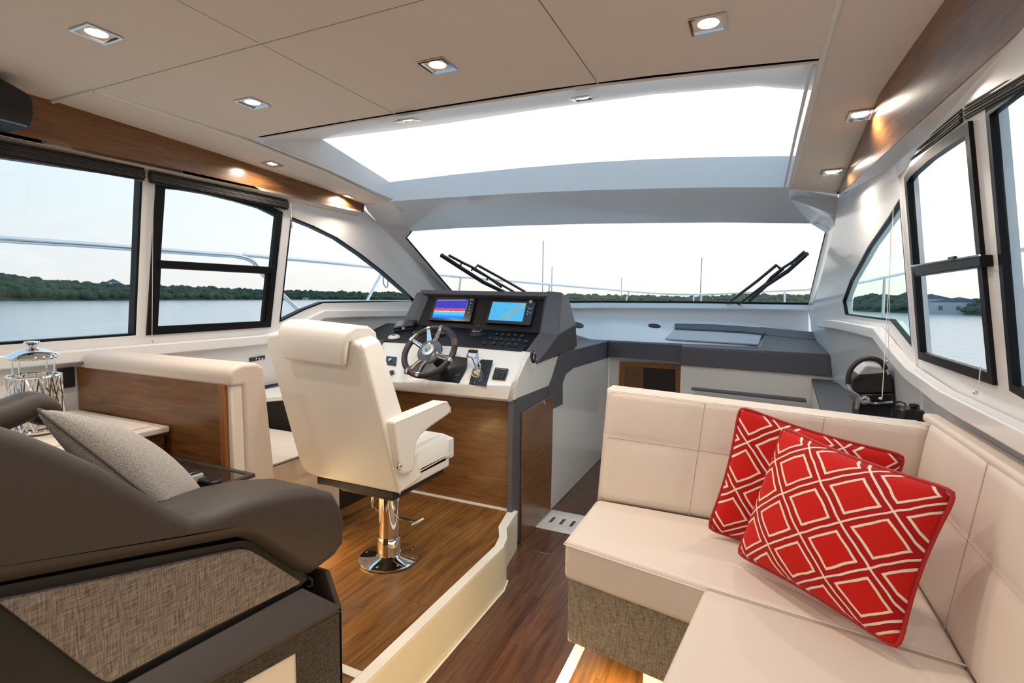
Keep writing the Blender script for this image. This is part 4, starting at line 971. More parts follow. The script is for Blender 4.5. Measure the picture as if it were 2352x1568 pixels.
lathe('swivel', [(.07, 0), (.085, .01), (.085, .05), (.07, .06)], (cx_, cy_, .635), BLKM, t)
lathe('column', [(.054, 0), (.054, .37), (.050, .372)], (cx_, cy_, ZP+.02), CHROME, t, seg=32)
lathe('column_sleeve', [(.062, 0), (.061, .10), (.056, .112)], (cx_, cy_, ZP+.015), CHROME, t, seg=32)
bs = lathe('base_flange', [(.155, 0), (.156, .006), (.146, .013), (.07, .02), (.06, .03)], (cx_, cy_, ZP+.005), CHROME, t, seg=40)
for i in range(8):
    a = i*math.pi/4+.2; lathe('bolt', [(.007, 0), (.007, .003), (0, .005)], (cx_+.13*math.cos(a), cy_+.13*math.sin(a), ZP+.0175), STEEL, bs, seg=8)
tube('foot_lever', [(cx_+.05, cy_+.02, .47), (cx_+.13, cy_+.05, .455), at(948, 1205, y=2.12), at(962, 1196, y=2.16), at(973, 1190, y=2.18)], [.006, .006, .007, .009, .004], STEEL, t, seg=8)
tube('height_lever', [(cx_-.06, cy_-.02, .66), (cx_-.085, cy_-.03, .60), (cx_-.07, cy_-.04, .53), (cx_-.05, cy_-.02, .50)], .005, STEEL, t, seg=8)
# ================================================================= COMPANION BENCH
t = thing('companion_bench', 'cream leather bench with teak back panel left of the helm chair', 'bench', (-2.45, 1.6, ZP))
BX = -1.915
pt = [at(172, 842, y=1.40), at(514, 885, y=1.40), at(525, 1140, y=1.40), (-2.97, 1.40, .62)]
pt = [V((-2.98, 1.40, pt[0].z)), pt[1], V((pt[1].x, 1.40, ZP)), V((-2.98, 1.40, ZP))]
prism('back_panel', pt, (0, .012, 0), TEAK, t, smooth=False)
prism('edge_strip', [pt[1]+V((-.03, -.004, .0)), pt[1]+V((.004, -.004, 0)), pt[2]+V((.004, -.004, 0)), pt[2]+V((-.03, -.004, 0))], (0, .022, 0), TEAKE, t, bevel=.003)
prism('shell', [V((-2.97, 1.413, 1.272)), V((BX+.02, 1.413, 1.262)), V((BX+.035, 1.413, ZP)), V((-2.97, 1.413, ZP))], (0, .05, 0), LTHB2, t, bevel=.006)
ec = [at(534, 881, x=-1.885), at(541, 850, x=-1.885), at(556, 842, x=-1.885), at(584, 846, x=-1.885), at(612, 1062, x=-1.885), at(549, 1077, x=-1.885)]
zt_ = at(199, 802, y=1.40).z
# cushion cross-section swept along x
sec = [(1.463, .82), (1.463, 1.25), (1.405, 1.25), (1.400, 1.30), (1.415, 1.325), (1.46, 1.338), (1.53, 1.335), (1.565, 1.315), (1.61, .80)]
pL = [V((-2.93, y_, z_)) for y_, z_ in sec]; pR = [V((BX+.03, y_, z_-.0)) for y_, z_ in sec]
hexa('back_cushion', pL, pR, LTHB, t, bevel=.014, seg=4)
zs = .80
sx1 = at(600, 1066, z=zs).x
quilt('seat_cushion', [(-2.95, 2.30, zs), (sx1, 2.30, zs), (sx1, 1.50, zs), (-2.95, 1.50, zs)], (0, 0, -.11), 1, 1, .012, LTHB, t, edge=.02)
box('seat_base', -2.95, sx1-.01, 1.465, 2.28, ZP, zs-.112, LTHB2, t, bevel=.01)
tube('piping', [V((sx1+.002, 1.50, zs-.03)), V((sx1+.002, 2.3, zs-.03))], .003, LTHN, t, seg=6)
t = thing('side_console', 'white ledge over a dark block painted as footwell shade forward of the companion bench', 'shelf', (-2.6, 2.7, ZP))
q1 = at(640, 906, z=.985); 
prism('ledge', [V((-2.96, 2.35, .99)), at(575, 915, z=.99), at(700, 905, z=.99), V((-2.4, 2.88, .99)), V((-2.96, 2.88, .99))], (0, 0, -.03), SCR, t, bevel=.004)
box('recess_shade', -2.93, -2.35, 2.38, 2.86, ZP, .955, DARKIN, t)  # solid dark block; shade of the open footwell is put into its colour
prism('trim_strip', [at(583, 884, z=1.0), at(640, 872, z=1.0), at(640, 880, z=1.0), at(590, 892, z=1.0)], (0, 0, -.008), BLKM, t)
op = [Lp(574, 822, .008), Lp(609, 816, .008), Lp(609, 824, .008), Lp(574, 831, .008)]
t = thing('switch_plate', 'small black switch plate on the left wall behind the helm chair', 'switch', op[0])
prism('plate', op, (-.01, 0, 0), BLACK, t, bevel=.002)
for a in (588, 595, 602): lathe('socket', [(.006, 0), (.006, .003), (0, .003)], Lp(a, 823, .012), STEEL, t, axis=(1, 0, 0), seg=10)
op = [Lp(133, 846, .02), Lp(172, 842, .02), Lp(174, 888, .02), Lp(138, 893, .02)]
t = thing('outlet', 'square black outlet on the left wall beside the teak panel', 'outlet', op[0])
prism('plate', op, (-.012, 0, 0), BLKM, t, bevel=.003)
prism('insert', inset([p+V((.003, 0, 0)) for p in op], .012), (-.004, 0, 0), BLACK, t)
# ================================================================= SIDE CABINET, LANTERN, LOW TABLE
t = thing('side_cabinet', 'teak cabinet with cream ledge top between lounge chair and left wall', 'cabinet', (-2.6, 1.0, ZP))
zc_ = 1.055; cxr = at(388, 978, z=zc_).x
box('top', -2.97, cxr, .45, 1.388, zc_-.028, zc_, LTHB2, t, bevel=.006)
holed('raised_rim', [(-2.90, .50, zc_), (cxr-.05, .50, zc_), (cxr-.05, 1.34, zc_), (-2.90, 1.34, zc_)], [[(-2.82, .56, zc_), (cxr-.12, .56, zc_), (cxr-.12, 1.28, zc_), (-2.82, 1.28, zc_)]], (0, 0, .008), LTHB2, t, bevel=.003)
box('body', -2.95, cxr-.03, .47, 1.380, ZP, zc_-.030, TEAK, t)
box('door', cxr-.03, cxr-.012, .52, .92, ZP+.05, zc_-.06, TEAK, t, bevel=.002)
box('door', cxr-.03, cxr-.012, .93, 1.34, ZP+.05, zc_-.06, TEAK, t, bevel=.002)
lc = at(72, 938, z=zc_+.008); lc = at(82, 925, x=-2.60); lc.z = zc_+.008
t = thing('lantern', 'chrome hurricane lantern with domed lid and cutout silver sleeve', 'lantern', lc)
k_ = 1.0
def pz(py, px=72): 
    r_ = fw*CF+rt*(px-CX)-up*(py-CY); s_ = (lc-EYE).dot(V((fw.x, fw.y, 0)))/r_.dot(V((fw.x, fw.y, 0))); return (EYE+r_*s_).z
zl0, zl1, zk, zs_ = pz(822)-lc.z, pz(803)-lc.z, pz(784)-lc.z, pz(862)-lc.z
rl = .086
lathe('base_dish', [(0, 0), (rl*.9, 0), (rl*.95, .008), (0, .01)], lc, CHROME, t)
lathe('lid', [(0, zl0-.004), (rl*.80, zl0-.004), (rl*.95, zl0+.004), (rl*.86, zl0+.018), (rl*.5, zl1-.0), (.02, zl1+.006), (.012, zl1+.012), (.020, zl1+.022), (.012, zk-.012), (.026, zk-.006), (.024, zk), (0, zk+.002)], lc, CHROME, t)
lathe('glass_cylinder', [(rl*.70, .01), (rl*.70, zl0-.006)], lc, GLASS, t)
for i in range(4):
    a = i*math.pi/2+.6; tube('post', [lc+V((rl*.86*math.cos(a), rl*.86*math.sin(a), .008)), lc+V((rl*.86*math.cos(a), rl*.86*math.sin(a), zl0))], .0035, CHROME, t, seg=6)
# sleeve: bands of a broken-mirror lattice
bm = bmesh.new(); rnd = random.Random(5); nseg = 13; pts = []
rs = rl*.97
def cyl(a, z): return lc+V((rs*math.cos(a), rs*math.sin(a), z))
lev = [.012, zs_*.33, zs_*.66, zs_]
grid = [[(2*math.pi*(i+(.5 if j % 2 else 0)+(rnd.random()-.5)*(.6 if 0 < j < 3 else 0))/nseg, lev[j]+((rnd.random()-.5)*.03 if 0 < j < 3 else 0)) for i in range(nseg)] for j in range(4)]
for j in range(3):
    for i in range(nseg):
        a0, z0 = grid[j][i]
        for d in (0, (1 if j % 2 else -1)):
            k2 = (i+d); a1, z1 = grid[j+1][k2 % nseg]; a1 += 2*math.pi*(k2//nseg)
            while a1-a0 > math.pi: a1 -= 2*math.pi
            while a1-a0 < -math.pi: a1 += 2*math.pi
            add_tube(bm, [cyl(a0+(a1-a0)*s/4, z0+(z1-z0)*s/4) for s in range(5)], .0042, seg=5)
for z_ in (.010, zs_): add_tube(bm, [cyl(i*math.pi/14, z_) for i in range(28)], .005, True, 6)
link('lattice_sleeve', bm2me(bm), CHROME, t)
lathe('candle', [(0, 0), (.03, 0), (.03, .07), (0, .07)], lc+V((0, 0, .012)), LTHB2, t, seg=16)
q_ = at(141, 938, x=-2.60); q_.z = zc_+.008
cpq = at(142, 925, x=-2.45); cpq.z = zc_+.008
tag(lathe('cup', [(0, 0), (.020, 0), (.027, .075), (.025, .075), (.018, .006), (0, .006)], cpq, SCR, None, seg=20), 'small cream cup standing right of the chrome lantern', 'cup')
zt_ = .86
t = thing('low_table', 'dark glossy low table with smoked glass top behind the lounge chair', 'table', (-1.95, 1.1, ZP))
tx0, tx1, ty0, ty1 = -2.24, -1.72, .62, 1.375
tz = [at(527, 1077, y=1.37)]
zt_ = tz[0].z
box('glass_top', tx0+.02, tx1-.02, ty0+.02, ty1-.02, zt_-.008, zt_, mat('smoked_glass', (.012, .008, .007), .04, coat=1), t)
holed('rim', [(tx0, ty0, zt_-.012), (tx1, ty0, zt_-.012), (tx1, ty1, zt_-.012), (tx0, ty1, zt_-.012)], [[(tx0+.02, ty0+.02, zt_-.012), (tx1-.02, ty0+.02, zt_-.012), (tx1-.02, ty1-.02, zt_-.012), (tx0+.02, ty1-.02, zt_-.012)]], (0, 0, .016), LTHN, t, bevel=.003)
box('body', tx0+.03, tx1-.03, ty0+.03, ty1-.03, ZP, zt_-.012, mat('dark_table_body', (.05, .035, .028), .4), t)
q_ = at(432, 1105, z=zt_+.002)
t = thing('remote_holder', 'small grey and black box on the dark low table', 'box', q_)
box('body', q_.x-.05, q_.x+.05, q_.y-.03, q_.y+.03, zt_+.001, zt_+.035, GREYB, t, bevel=.008, seg=3); box('lid', q_.x-.045, q_.x+.045, q_.y-.025, q_.y+.025, zt_+.035, zt_+.045, BLACK, t, bevel=.004)
q_ = at(478, 1108, z=zt_+.002)
t = thing('remote_control', 'black remote lying on the dark table beside the grey box', 'remote', q_)
box('case', q_.x-.07, q_.x+.05, q_.y-.02, q_.y+.02, zt_+.001, zt_+.018, BLACK, t, bevel=.006, seg=3); lathe('button', [(.006, 0), (.006, .003), (0, .003)], (q_.x-.02, q_.y, zt_+.018), STEEL, t, seg=8)
# ================================================================= BROWN LOUNGE CHAIR
XC = -1.255
t = thing('lounge_chair', 'large brown leather lounge chair in the left foreground with woven side panel', 'armchair', (-1.7, .8, ZP))
def Cp(px, py, x=XC): return at(px, py, x=x)
sidep_ = [(-260, 900), (-60, 955), (10, 980), (80, 1002), (160, 1035), (240, 1072), (330, 1125), (400, 1170), (452, 1192), (500, 1178), (580, 1147), (660, 1128), (735, 1122), (775, 1134), (792, 1165), (799, 1200), (796, 1250), (775, 1280), (722, 1322), (700, 1318), (592, 1246), (560, 1238), (300, 1290), (0, 1350), (-260, 1398)]
P_ = [Cp(*p) for p in sidep_]
roundslab('arm_shell', P_, .25, .038, LTHN, t)
P2 = [V((0, p.y, p.z)) for p in P_]
hexa('arm_shell', [V((-2.02, p.y, p.z)) for p in P2[4:22]], [V((-2.20, p.y, p.z)) for p in P2[4:22]], LTHN, t, bevel=.04, seg=5)
# backrest between the arms, and its rolled far wing
bk = [(P_[1].y-.04, P_[1].z+.0), (P_[3].y, P_[3].z-.02), (P_[6].y, P_[6].z-.08), (P_[7].y+.02, .78), (P_[7].y-.20, .70), (P_[1].y-.25, 1.0)]
hexa('backrest', [V((-1.49, a, b)) for a, b in bk], [V((-2.05, a, b)) for a, b in bk], LTHN, t, bevel=.04, seg=4)
wg = [at(-160, 985, x=-1.98), at(-60, 960, x=-1.98), at(20, 935, x=-1.98), at(44, 915, x=-1.98), at(70, 935, x=-1.90), at(75, 975, x=-1.80), at(60, 1010, x=-1.75)]
tube('wing_roll', spline([at(-200, 1010, x=-1.75), at(-60, 975, x=-1.85), at(20, 948, x=-1.92), at(70, 932, x=-1.97), at(118, 955, x=-2.05)], 5), [.045]*16+[.046, .046, .044, .035, .02], LTHN, t, seg=16)
box('seat', -2.03, -1.49, P_[6].y+.1, 1.20, .62, .80, LTHN, t, bevel=.03, seg=4)
box('seat_frame', -2.0, -1.32, .3, 1.17, ZP+.02, .62, BLKM, t)
prism('back_frame', [Cp(-260, 1395, -1.30), Cp(300, 1288, -1.30), Cp(560, 1240, -1.30), Cp(592, 1248, -1.30), Cp(712, 1325, -1.30), Cp(690, 1345, -1.30), Cp(420, 1620, -1.30), Cp(-260, 1800, -1.30)], (-.10, 0, 0), BLKM, t)
fp = [(0, 1384), (6, 1379), (300, 1318), (552, 1262), (572, 1263), (598, 1276), (688, 1334), (690, 1338), (684, 1343), (470, 1450), (255, 1566), (244, 1566), (225, 1556)]
quiltp = [Cp(*p, x=-1.285) for p in fp]
prism('side_panel', quiltp, (-.03, 0, 0), FABS, t, bevel=.012, seg=4)
bx = -1.222
# base block
bt = [at(694, 1346, x=-1.275), at(783, 1388, x=bx), at(792, 1405, x=bx)]
topb = [at(694, 1348, x=-1.285), at(255, 1585, x=-1.285), at(-60, 1760, x=-1.285)]
lowb = [at(786, 1392, x=bx), at(470, 1568, x=bx), at(150, 1740, x=bx)]
loft('base_band', [topb, lowb, [p+V((.0, -.004, -.012)) for p in lowb]], LTHN, t, thick=(-.02, 0, -.03), bevel=.006)
fy = lowb[0].y
f1 = at(788, 1398, x=bx+.002)
prism('base_front', [V((bx, fy, lowb[0].z)), V((-1.285, fy+.012, topb[0].z)), V((-2.0, fy+.012, topb[0].z)), V((-2.0, fy+.012, ZP+.01)), V((bx, fy, ZP+.01))], (0, -.02, 0), LTHN, t, bevel=.006)
tp_ = [at(784, 1402, x=bx), at(476, 1572, x=bx), at(476, 2400, x=bx), at(784, 2400, x=bx)]
zb_ = ZP+.01
outer = [at(784, 1404, x=bx), at(440, 1592, x=bx), V((bx, .45, .70)), V((bx, .45, zb_)), V((bx, fy-.003, zb_))]
hole = [at(682, 1498, x=bx), at(500, 1600, x=bx), V((bx, at(500, 1600, x=bx).y, zb_+.03)), V((bx, at(684, 1560, x=bx).y, zb_+.03))]
holed('woven_surround', outer, [hole], (-.012, 0, 0), SNAKE, t, smooth=False)
prism('inner_panel', [p+V((-.006, 0, 0)) for p in hole], (-.006, 0, 0), LTHB2, t)
prism('base_core', [V((bx-.014, .45, zb_)), V((bx-.014, fy-.01, zb_)), V((bx-.014, fy-.01, .53)), V((bx-.014, .45, .69))], (-.6, 0, 0), BLKM, t)
tube('corner_loop', [at(708, 1325, x=-1.29), at(716, 1331, x=-1.29), at(716, 1345, x=-1.29), at(706, 1347, x=-1.29)], .004, BLKM, t, seg=6)
# ================================================================= PILLOWS
def pillow(name, c, th, m, parent, n=28, pinch=.07, power=.42):
    c = [V(p) for p in c]; nr = (c[1]-c[0]).cross(c[3]-c[0]).normalized()
    if nr.dot(EYE-c[0]) < 0: nr = -nr
    me = bpy.data.meshes.new(name); bm = bmesh.new(); uvl = bm.loops.layers.uv.new('uv')
    sides = []
    def pos(u, v, s):
        a, b = u*2-1, v*2-1
        pu = pinch*(1-abs(b)**2.0)*0+pinch*(1-b*b)*abs(a)**3; pv = pinch*(1-a*a)*abs(b)**3
        cr_ = 1-.045*(a*a*b*b)**5; uu = .5+(a*(1-pu)*cr_)/2; vv = .5+(b*(1-pv)*cr_)/2
        h = th*((1-a**2)*(1-b**2))**power*(1-.15*(a*a+b*b))
        return bil(c, uu, vv)+nr*s*h
    for s in (1, -1):
        G = [[bm.verts.new(pos(i/n, j/n, s)) for i in range(n+1)] for j in range(n+1)]
        for j in range(n):
            for i in range(n):
                f = bm.faces.new((G[j][i], G[j][i+1], G[j+1][i+1], G[j+1][i]))
                for l, (a, b) in zip(f.loops, ((i, j), (i+1, j), (i+1, j+1), (i, j+1))): l[uvl].uv = (a/n, b/n)
    bmesh.ops.remove_doubles(bm, verts=bm.verts, dist=1e-5); bmesh.ops.recalc_face_normals(bm, faces=bm.faces); bm.to_mesh(me); bm.free()
    o = link(name, me, m, parent, ang=180)
    ed = [pos(i/n, 0, 1) for i in range(n)]+[pos(1, i/n, 1) for i in range(n)]+[pos(1-i/n, 1, 1) for i in range(n)]+[pos(0, 1-i/n, 1) for i in range(n)]
    return o, ed
def solve4(px, dz, i0, i1, guess):
    """corner points along their rays so that the four form a parallelogram"""
    R = [fw*CF+rt*(a-CX)-up*(b-CY) for a, b in px]
    P0 = [at(*px[i0], z=dz), at(*px[i1], z=dz)]
    # unknown ta, tb for the other two: Pa - Pb = P0a - P0b
    ja, jb = guess; d = P0[0]-P0[1]; A, B = R[ja], -R[jb]
    aa, bb, ab = A.dot(A), B.dot(B), A.dot(B); ra, rb = A.dot(d), B.dot(d); det = aa*bb-ab*ab
    ta, tb = (ra*bb-rb*ab)/det, (rb*aa-ra*ab)/det
    return P0, EYE+R[ja]*ta, EYE+R[jb]*tb
def redpat():
    m = bpy.data.materials.new('red_cord_fabric'); m.use_nodes = True; t = m.node_tree; p = t.nodes['Principled BSDF']
    def n_(ty, **k_):
        x_ = t.nodes.new(ty)
        for a_, b_ in k_.items(): setattr(x_, a_, b_)
        return x_
    def M_(op, a, b=None, c=None):
        x_ = n_('ShaderNodeMath', operation=op)
        for i, q in enumerate((a, b, c)):
            if q is None: continue
            if isinstance(q, (int, float)): x_.inputs[i].default_value = q
            else: t.links.new(q, x_.inputs[i])
        return x_.outputs[0]
    uv = n_('ShaderNodeUVMap'); nz = n_('ShaderNodeTexNoise'); nz.inputs['Scale'].default_value = 5
    t.links.new(uv.outputs[0], nz.inputs[0]); ad = n_('ShaderNodeVectorMath', operation='MULTIPLY_ADD'); ad.inputs[1].default_value = (.03, .03, 0)
    t.links.new(nz.outputs['Color'], ad.inputs[0]); t.links.new(uv.outputs[0], ad.inputs[2])
    s = n_('ShaderNodeSeparateXYZ'); t.links.new(ad.outputs[0], s.inputs[0])
    P = .37
    a = M_('DIVIDE', M_('ADD', s.outputs[0], s.outputs[1]), P); b = M_('DIVIDE', M_('ADD', M_('SUBTRACT', s.outputs[0], s.outputs[1]), 2.0), P)
    fa = M_('ABSOLUTE', M_('SUBTRACT', M_('FRACT', a), .5)); fb = M_('ABSOLUTE', M_('SUBTRACT', M_('FRACT', b), .5))
    mx_ = M_('MAXIMUM', fa, fb)
    w1 = M_('LESS_THAN', M_('ABSOLUTE', M_('SUBTRACT', mx_, .335)), .026)
    w2 = M_('GREATER_THAN', mx_, .477)
    w = M_('MAXIMUM', w1, w2)
    wv = n_('ShaderNodeTexWave'); wv.inputs['Scale'].default_value = 24; t.links.new(uv.outputs[0], wv.inputs[0])
    mx = n_('ShaderNodeMix', data_type='RGBA'); mx.inputs[6].default_value = (.50, .010, .008, 1); mx.inputs[7].default_value = (.85, .72, .56, 1)
    inner = M_('LESS_THAN', mx_, .335)
    cr_ = n_('ShaderNodeMix', data_type='RGBA'); cr_.inputs[6].default_value = (.40, .008, .010, 1); cr_.inputs[7].default_value = (.56, .012, .008, 1); t.links.new(inner, cr_.inputs[0]); t.links.new(cr_.outputs[2], mx.inputs[6])
    t.links.new(w, mx.inputs[0]); t.links.new(mx.outputs[2], p.inputs['Base Color'])
    n3 = n_('ShaderNodeTexNoise'); n3.inputs['Scale'].default_value = 160; t.links.new(uv.outputs[0], n3.inputs[0])
    hgt = M_('ADD', M_('MULTIPLY', w, M_('ADD', .7, M_('MULTIPLY', n3.outputs['Fac'], .6))), M_('MULTIPLY', n3.outputs['Fac'], .15))
    bp = n_('ShaderNodeBump'); bp.inputs['Strength'].default_value = .8; bp.inputs['Distance'].default_value = .003; t.links.new(hgt, bp.inputs['Height']); t.links.new(bp.outputs[0], p.inputs['Normal'])
    p.inputs['Roughness'].default_value = .75; p.inputs['Sheen Weight'].default_value = .05; p.inputs['Specular IOR Level'].default_value = .15
    return m
REDP = redpat(); RED = mat('red_piping', (.42, .008, .008), .6)
def redpillow(label, c, th):
    c = [V(p) for p in c]; t = thing('throw_pillow', label, 'pillow', min(c, key=lambda p: p.z), 'red patterned pillows on the sofa')
    o, ed = pillow('cushion', c, th, REDP, t); tube('piping', ed, .0062, RED, t, closed=True, seg=8); return t
ZS = .70
# front pillow
px_ = [(1797, 978), (2203, 1128), (2066, 1497), (1690, 1272)]
P0, TLp, TRp = solve4(px_, ZS+.035, 3, 2, (0, 1))
redpillow('front red pillow with white cord squares, leaning in the sofa corner', [TLp, TRp, P0[1], P0[0]], .095)
PF = [TLp, TRp, P0[1], P0[0]]
tgp = [lerp(TRp, P0[1], .52), lerp(TRp, P0[1], .66)]
nf_ = (TRp-TLp).cross(P0[0]-TLp).normalized(); nf_ = nf_ if nf_.dot(EYE-TLp) > 0 else -nf_
# back pillow
TLb = at(1697, 930, y=2.17); BLb = at(1622, 1215, z=ZS+.03); TRb = at(2084, 1045, y=2.18)
redpillow('rear red pillow with white cord squares, half hidden behind the front one', [TLb, TRb, TRb+BLb-TLb, BLb], .075)
T1 = at(72, 932, x=-1.50); T2 = at(395, 1185, x=-1.46)
t = thing('silver_pillow', 'silver grey metallic pillow leaning in the brown lounge chair', 'pillow', T2)
FT = at(262, 990, x=-1.70); c_ = [FT, T1, T2, FT+T2-T1]
o, ed = pillow('cushion', c_, .075, FABP, t, pinch=.06); tube('seam', ed, .0035, mat('silver_seam', (.14, .12, .11), .6), t, closed=True, seg=6)
# ================================================================= BEIGE CORNER SOFA
t = thing('corner_sofa', 'beige leather corner sofa with quilted backs and taupe woven base', 'sofa', (-.2, 2.1, ZD))
XL = -.615
yb = at(1385, 1148, z=ZS).y
zbt = at(1400, 893, y=yb+.05).z
fr0 = [V((XL+.02, yb+.05, zbt)), V((.635, yb+.05, at(2150, 985, y=yb+.05).z)), V((.545, yb, ZS-.01)), V((XL, yb, ZS-.01))]
us = [0, .335, .64, 1]
us = [0, (at(1590, 1000, y=yb+.03).x-XL)/(1.16), (at(1846, 1000, y=yb+.03).x-XL)/1.16, 1]
quilt('front_backrest', fr0, (0, .11, .0), 3, 2, .010, LTHB, t, us=us, vs=[0, .42, 1], edge=.018, wr=.0016)
tube('piping', [fr0[0]+V((.012, -.002, -.006)), fr0[1]+V((-.02, -.002, -.004))], .0022, LTHB2, t, seg=6)
vx = [lerp(fr0[0], fr0[1], u) for u in us[1:3]]; vb = [lerp(fr0[3], fr0[2], u) for u in us[1:3]]
for a, b in zip(vx, vb): tube('stitching', [lerp(a, b, s)+V((0, -.0015, 0)) for s in (.02, .98)], .0013, STITCH, t, seg=5)
hl = [lerp(fr0[0], fr0[3], .42), lerp(fr0[1], fr0[2], .42)]; tube('stitching', [hl[0]+V((.01, -.0015, 0)), hl[1]+V((-.01, -.0015, 0))], .0013, STITCH, t, seg=5)
# side backrest
def sb(px, py): return at(px, py, x=.575)
yA, yB = yb+.03, -.35
sd = [V((.600, yA, 1.205)), V((.600, yB, 1.205)), V((.535, yB, ZS-.01)), V((.535, yA, ZS-.01))]
nys = [0, .20, .44, .68, .86, 1]
quilt('side_backrest', sd, (.055, 0, .0), 5, 2, .012, LTHB, t, us=nys, vs=[0, .45, 1], edge=.018, wr=.0016)
hl = [lerp(sd[0], sd[3], .45), lerp(sd[1], sd[2], .45)]; tube('stitching', [p+V((-.0015, 0, 0)) for p in hl], .0013, STITCH, t, seg=5)
for u in nys[1:-1]: tube('stitching', [lerp(lerp(sd[0], sd[1], u), lerp(sd[3], sd[2], u), s)+V((-.0015, 0, 0)) for s in (.02, .98)], .0013, STITCH, t, seg=5)
box('lower_board', .545, .60, yB, yA, .35, .76, LTHB, t)
box('top_cap', .600, .655, yB, yA+.08, 1.18, 1.212, LTHB, t, bevel=.012, seg=3)
# seats
c1, c2 = at(1300, 1240, z=ZS), at(1620, 1335, z=ZS)
zf = at(1297, 1330, y=c1.y).z
th_ = ZS-zf
sf = [V((XL, yb+.005, ZS)), V((.54, yb+.005, ZS)), V((.54, c2.y+.005, ZS)), V((c1.x, c1.y, ZS))]
ysm = 1.735
sf = [V((XL, yb+.005, ZS)), V((.545, yb+.005, ZS)), V((.545, ysm-.10, ZS)), V((-.095, ysm, ZS)), V((XL, c1.y, ZS))]
def slabcush(name, pts, th, parent, bv=.022):
    bm = bmesh.new(); a = [bm.verts.new(p) for p in pts]; b = [bm.verts.new(p+V((0, 0, -th))) for p in pts]; n = len(pts)
    bm.faces.new(a); bm.faces.new(b[::-1])
    for i in range(n): bm.faces.new((a[i], b[i], b[(i+1) % n], a[(i+1) % n]))
    return link(name, bm2me(bm), LTHB, parent, bevel=bv, seg=5)
slabcush('front_seat_cushion', sf, th_, t)
xsf = at(1520, 1568, z=ZS).x
ss = [V((-.100, ysm-.006, ZS)), V((.545, ysm-.106, ZS)), V((.545, -.35, ZS)), V((xsf-.10, -.35, ZS)), V((xsf-.005, at(1520, 1568, z=ZS).y, ZS))]
slabcush('side_seat_cushion', ss, th_, t)
for pp in ([sf[4], sf[3]], ):
    tube('piping', [p+V((0, -.001, -.018)) for p in pp], .0022, LTHB2, t, seg=6)
tube('piping', [sf[4]+V((-.001, 0, -.018)), sf[0]+V((-.001, 0, -.018))], .0022, LTHB2, t, seg=6)
# woven base
zb0 = at(1305, 1473, y=c1.y+.02).z
bp_ = [V((XL+.012, yb, zf)), V((.54, yb, zf)), V((.54, -.3, zf)), V((xsf+.02, -.3, zf)), V((-.07, ysm+.03, zf)), V((XL+.012, c1.y+.02, zf))]
prism('woven_base', bp_, (0, 0, zb0-zf), FABG, t, bevel=.010, seg=3)
box('back_board', XL+.01, .60, yb+.115, yb+.165, ZD, zbt-.04, GELW, t, bevel=.004)
tube('piping', [sf[3]+V((0, 0, -.002)), sf[2]+V((0, 0, -.002))], .003, LTHB2, t, seg=6)
# plinth and led
box('plinth', XL+.30, .50, 1.92, yb, ZD+.002, zb0, CREAM, t, bevel=.004)
box('plinth', -.20, .50, -.3, 1.92, ZD+.002, zb0, CREAM, t, bevel=.004)
q_ = [at(1418, 1515, z=zb0), at(1520, 1560, z=zb0)]
def ledlight(label, a, b, dirn, w, group='warm led strips under the furniture', size=.02):
    a, b = V(a), V(b); t = thing('led_strip', label, 'light', (a+b)/2, group)
    tube('diffuser', [a, b], .005, LED, t, seg=6)
    ld = bpy.data.lights.new('led', 'AREA'); ld.shape = 'RECTANGLE'; ld.size = (b-a).length; ld.size_y = size; ld.energy = w; ld.color = (1, .72, .34)
    lo = bpy.data.objects.new('led', ld); COL.objects.link(lo); lo.parent = t; dirn = V(dirn).normalized(); lo.location = dirn*.012
    x_ = (b-a).normalized(); z_ = -dirn; y_ = z_.cross(x_).normalized(); z_ = x_.cross(y_)
    lo.rotation_euler = Matrix((x_, y_, z_)).transposed().to_euler()
ledlight('led strip under the front of the beige sofa base', (XL+.06, 1.9, zb0-.012), (-.1, 1.84, zb0-.012), (-.1, -.2, -1), 2.0)
ledlight('led strip under the aisle side of the beige sofa base', (XL+.05, -.2, .27), (XL+.05, 2.25, .27), (-1, 0, -.25), 4.0)
ledlight('led strip under the seat of the companion bench facing the helm floor', (sx1+.012, 1.50, .48), (sx1+.012, 2.02, .48), (1, .1, -.8), 4.0)
# ================================================================= APPLIANCES BEHIND THE SOFA
gy = 3.15
def G(px, py, y=gy): return at(px, py, y=y)
t = thing('tabletop_grill', 'black and chrome tabletop grill with curved handle on the galley counter', 'grill', V((G(2000, 930).x, gy, zg)))
bb = [G(1960, 905), G(2052, 902), G(2050, 862), G(2040, 856), G(1968, 862), G(1958, 872)]
hexa('upper_shell', bb, [p+V((0, .22, 0)) for p in bb], BLKM, t, bevel=.012, seg=4)
bb = [G(1972, 935), G(2053, 930), G(2052, 903), G(1966, 906)]
hexa('lower_shell', bb, [p+V((0, .22, 0)) for p in bb], BLACK, t, bevel=.008, seg=3)
hexa('lid_cap', [G(1970, 862), G(2038, 857), G(2030, 842), G(1990, 838)], [p+V((0, .2, 0)) for p in [G(1970, 862), G(2038, 857), G(2030, 842), G(1990, 838)]], GREYL, t, bevel=.01, seg=3)
box('foot_block', G(1975, 930).x, G(2050, 930).x, gy+.02, gy+.2, zg+.001, G(2000, 934).z+.01, BLKM, t)
hp_ = spline([G(1948, 882, gy-.03), G(1950, 858, gy-.03), G(1962, 838, gy-.03), G(1982, 825, gy-.03), G(2002, 823, gy-.03), G(2022, 830, gy-.03), G(2034, 846, gy-.03)], 4)
tube('handle_grip', hp_, .0125, mat('handle_leatherette', (.03, .015, .013), .4), t, seg=10)
tube('handle_arm', spline([G(1948, 876, gy-.03), G(1949, 888, gy-.03), G(1957, 900, gy-.03), G(1972, 912, gy-.02), G(1968, 938, gy)], 4), .011, CHROME, t, seg=10)
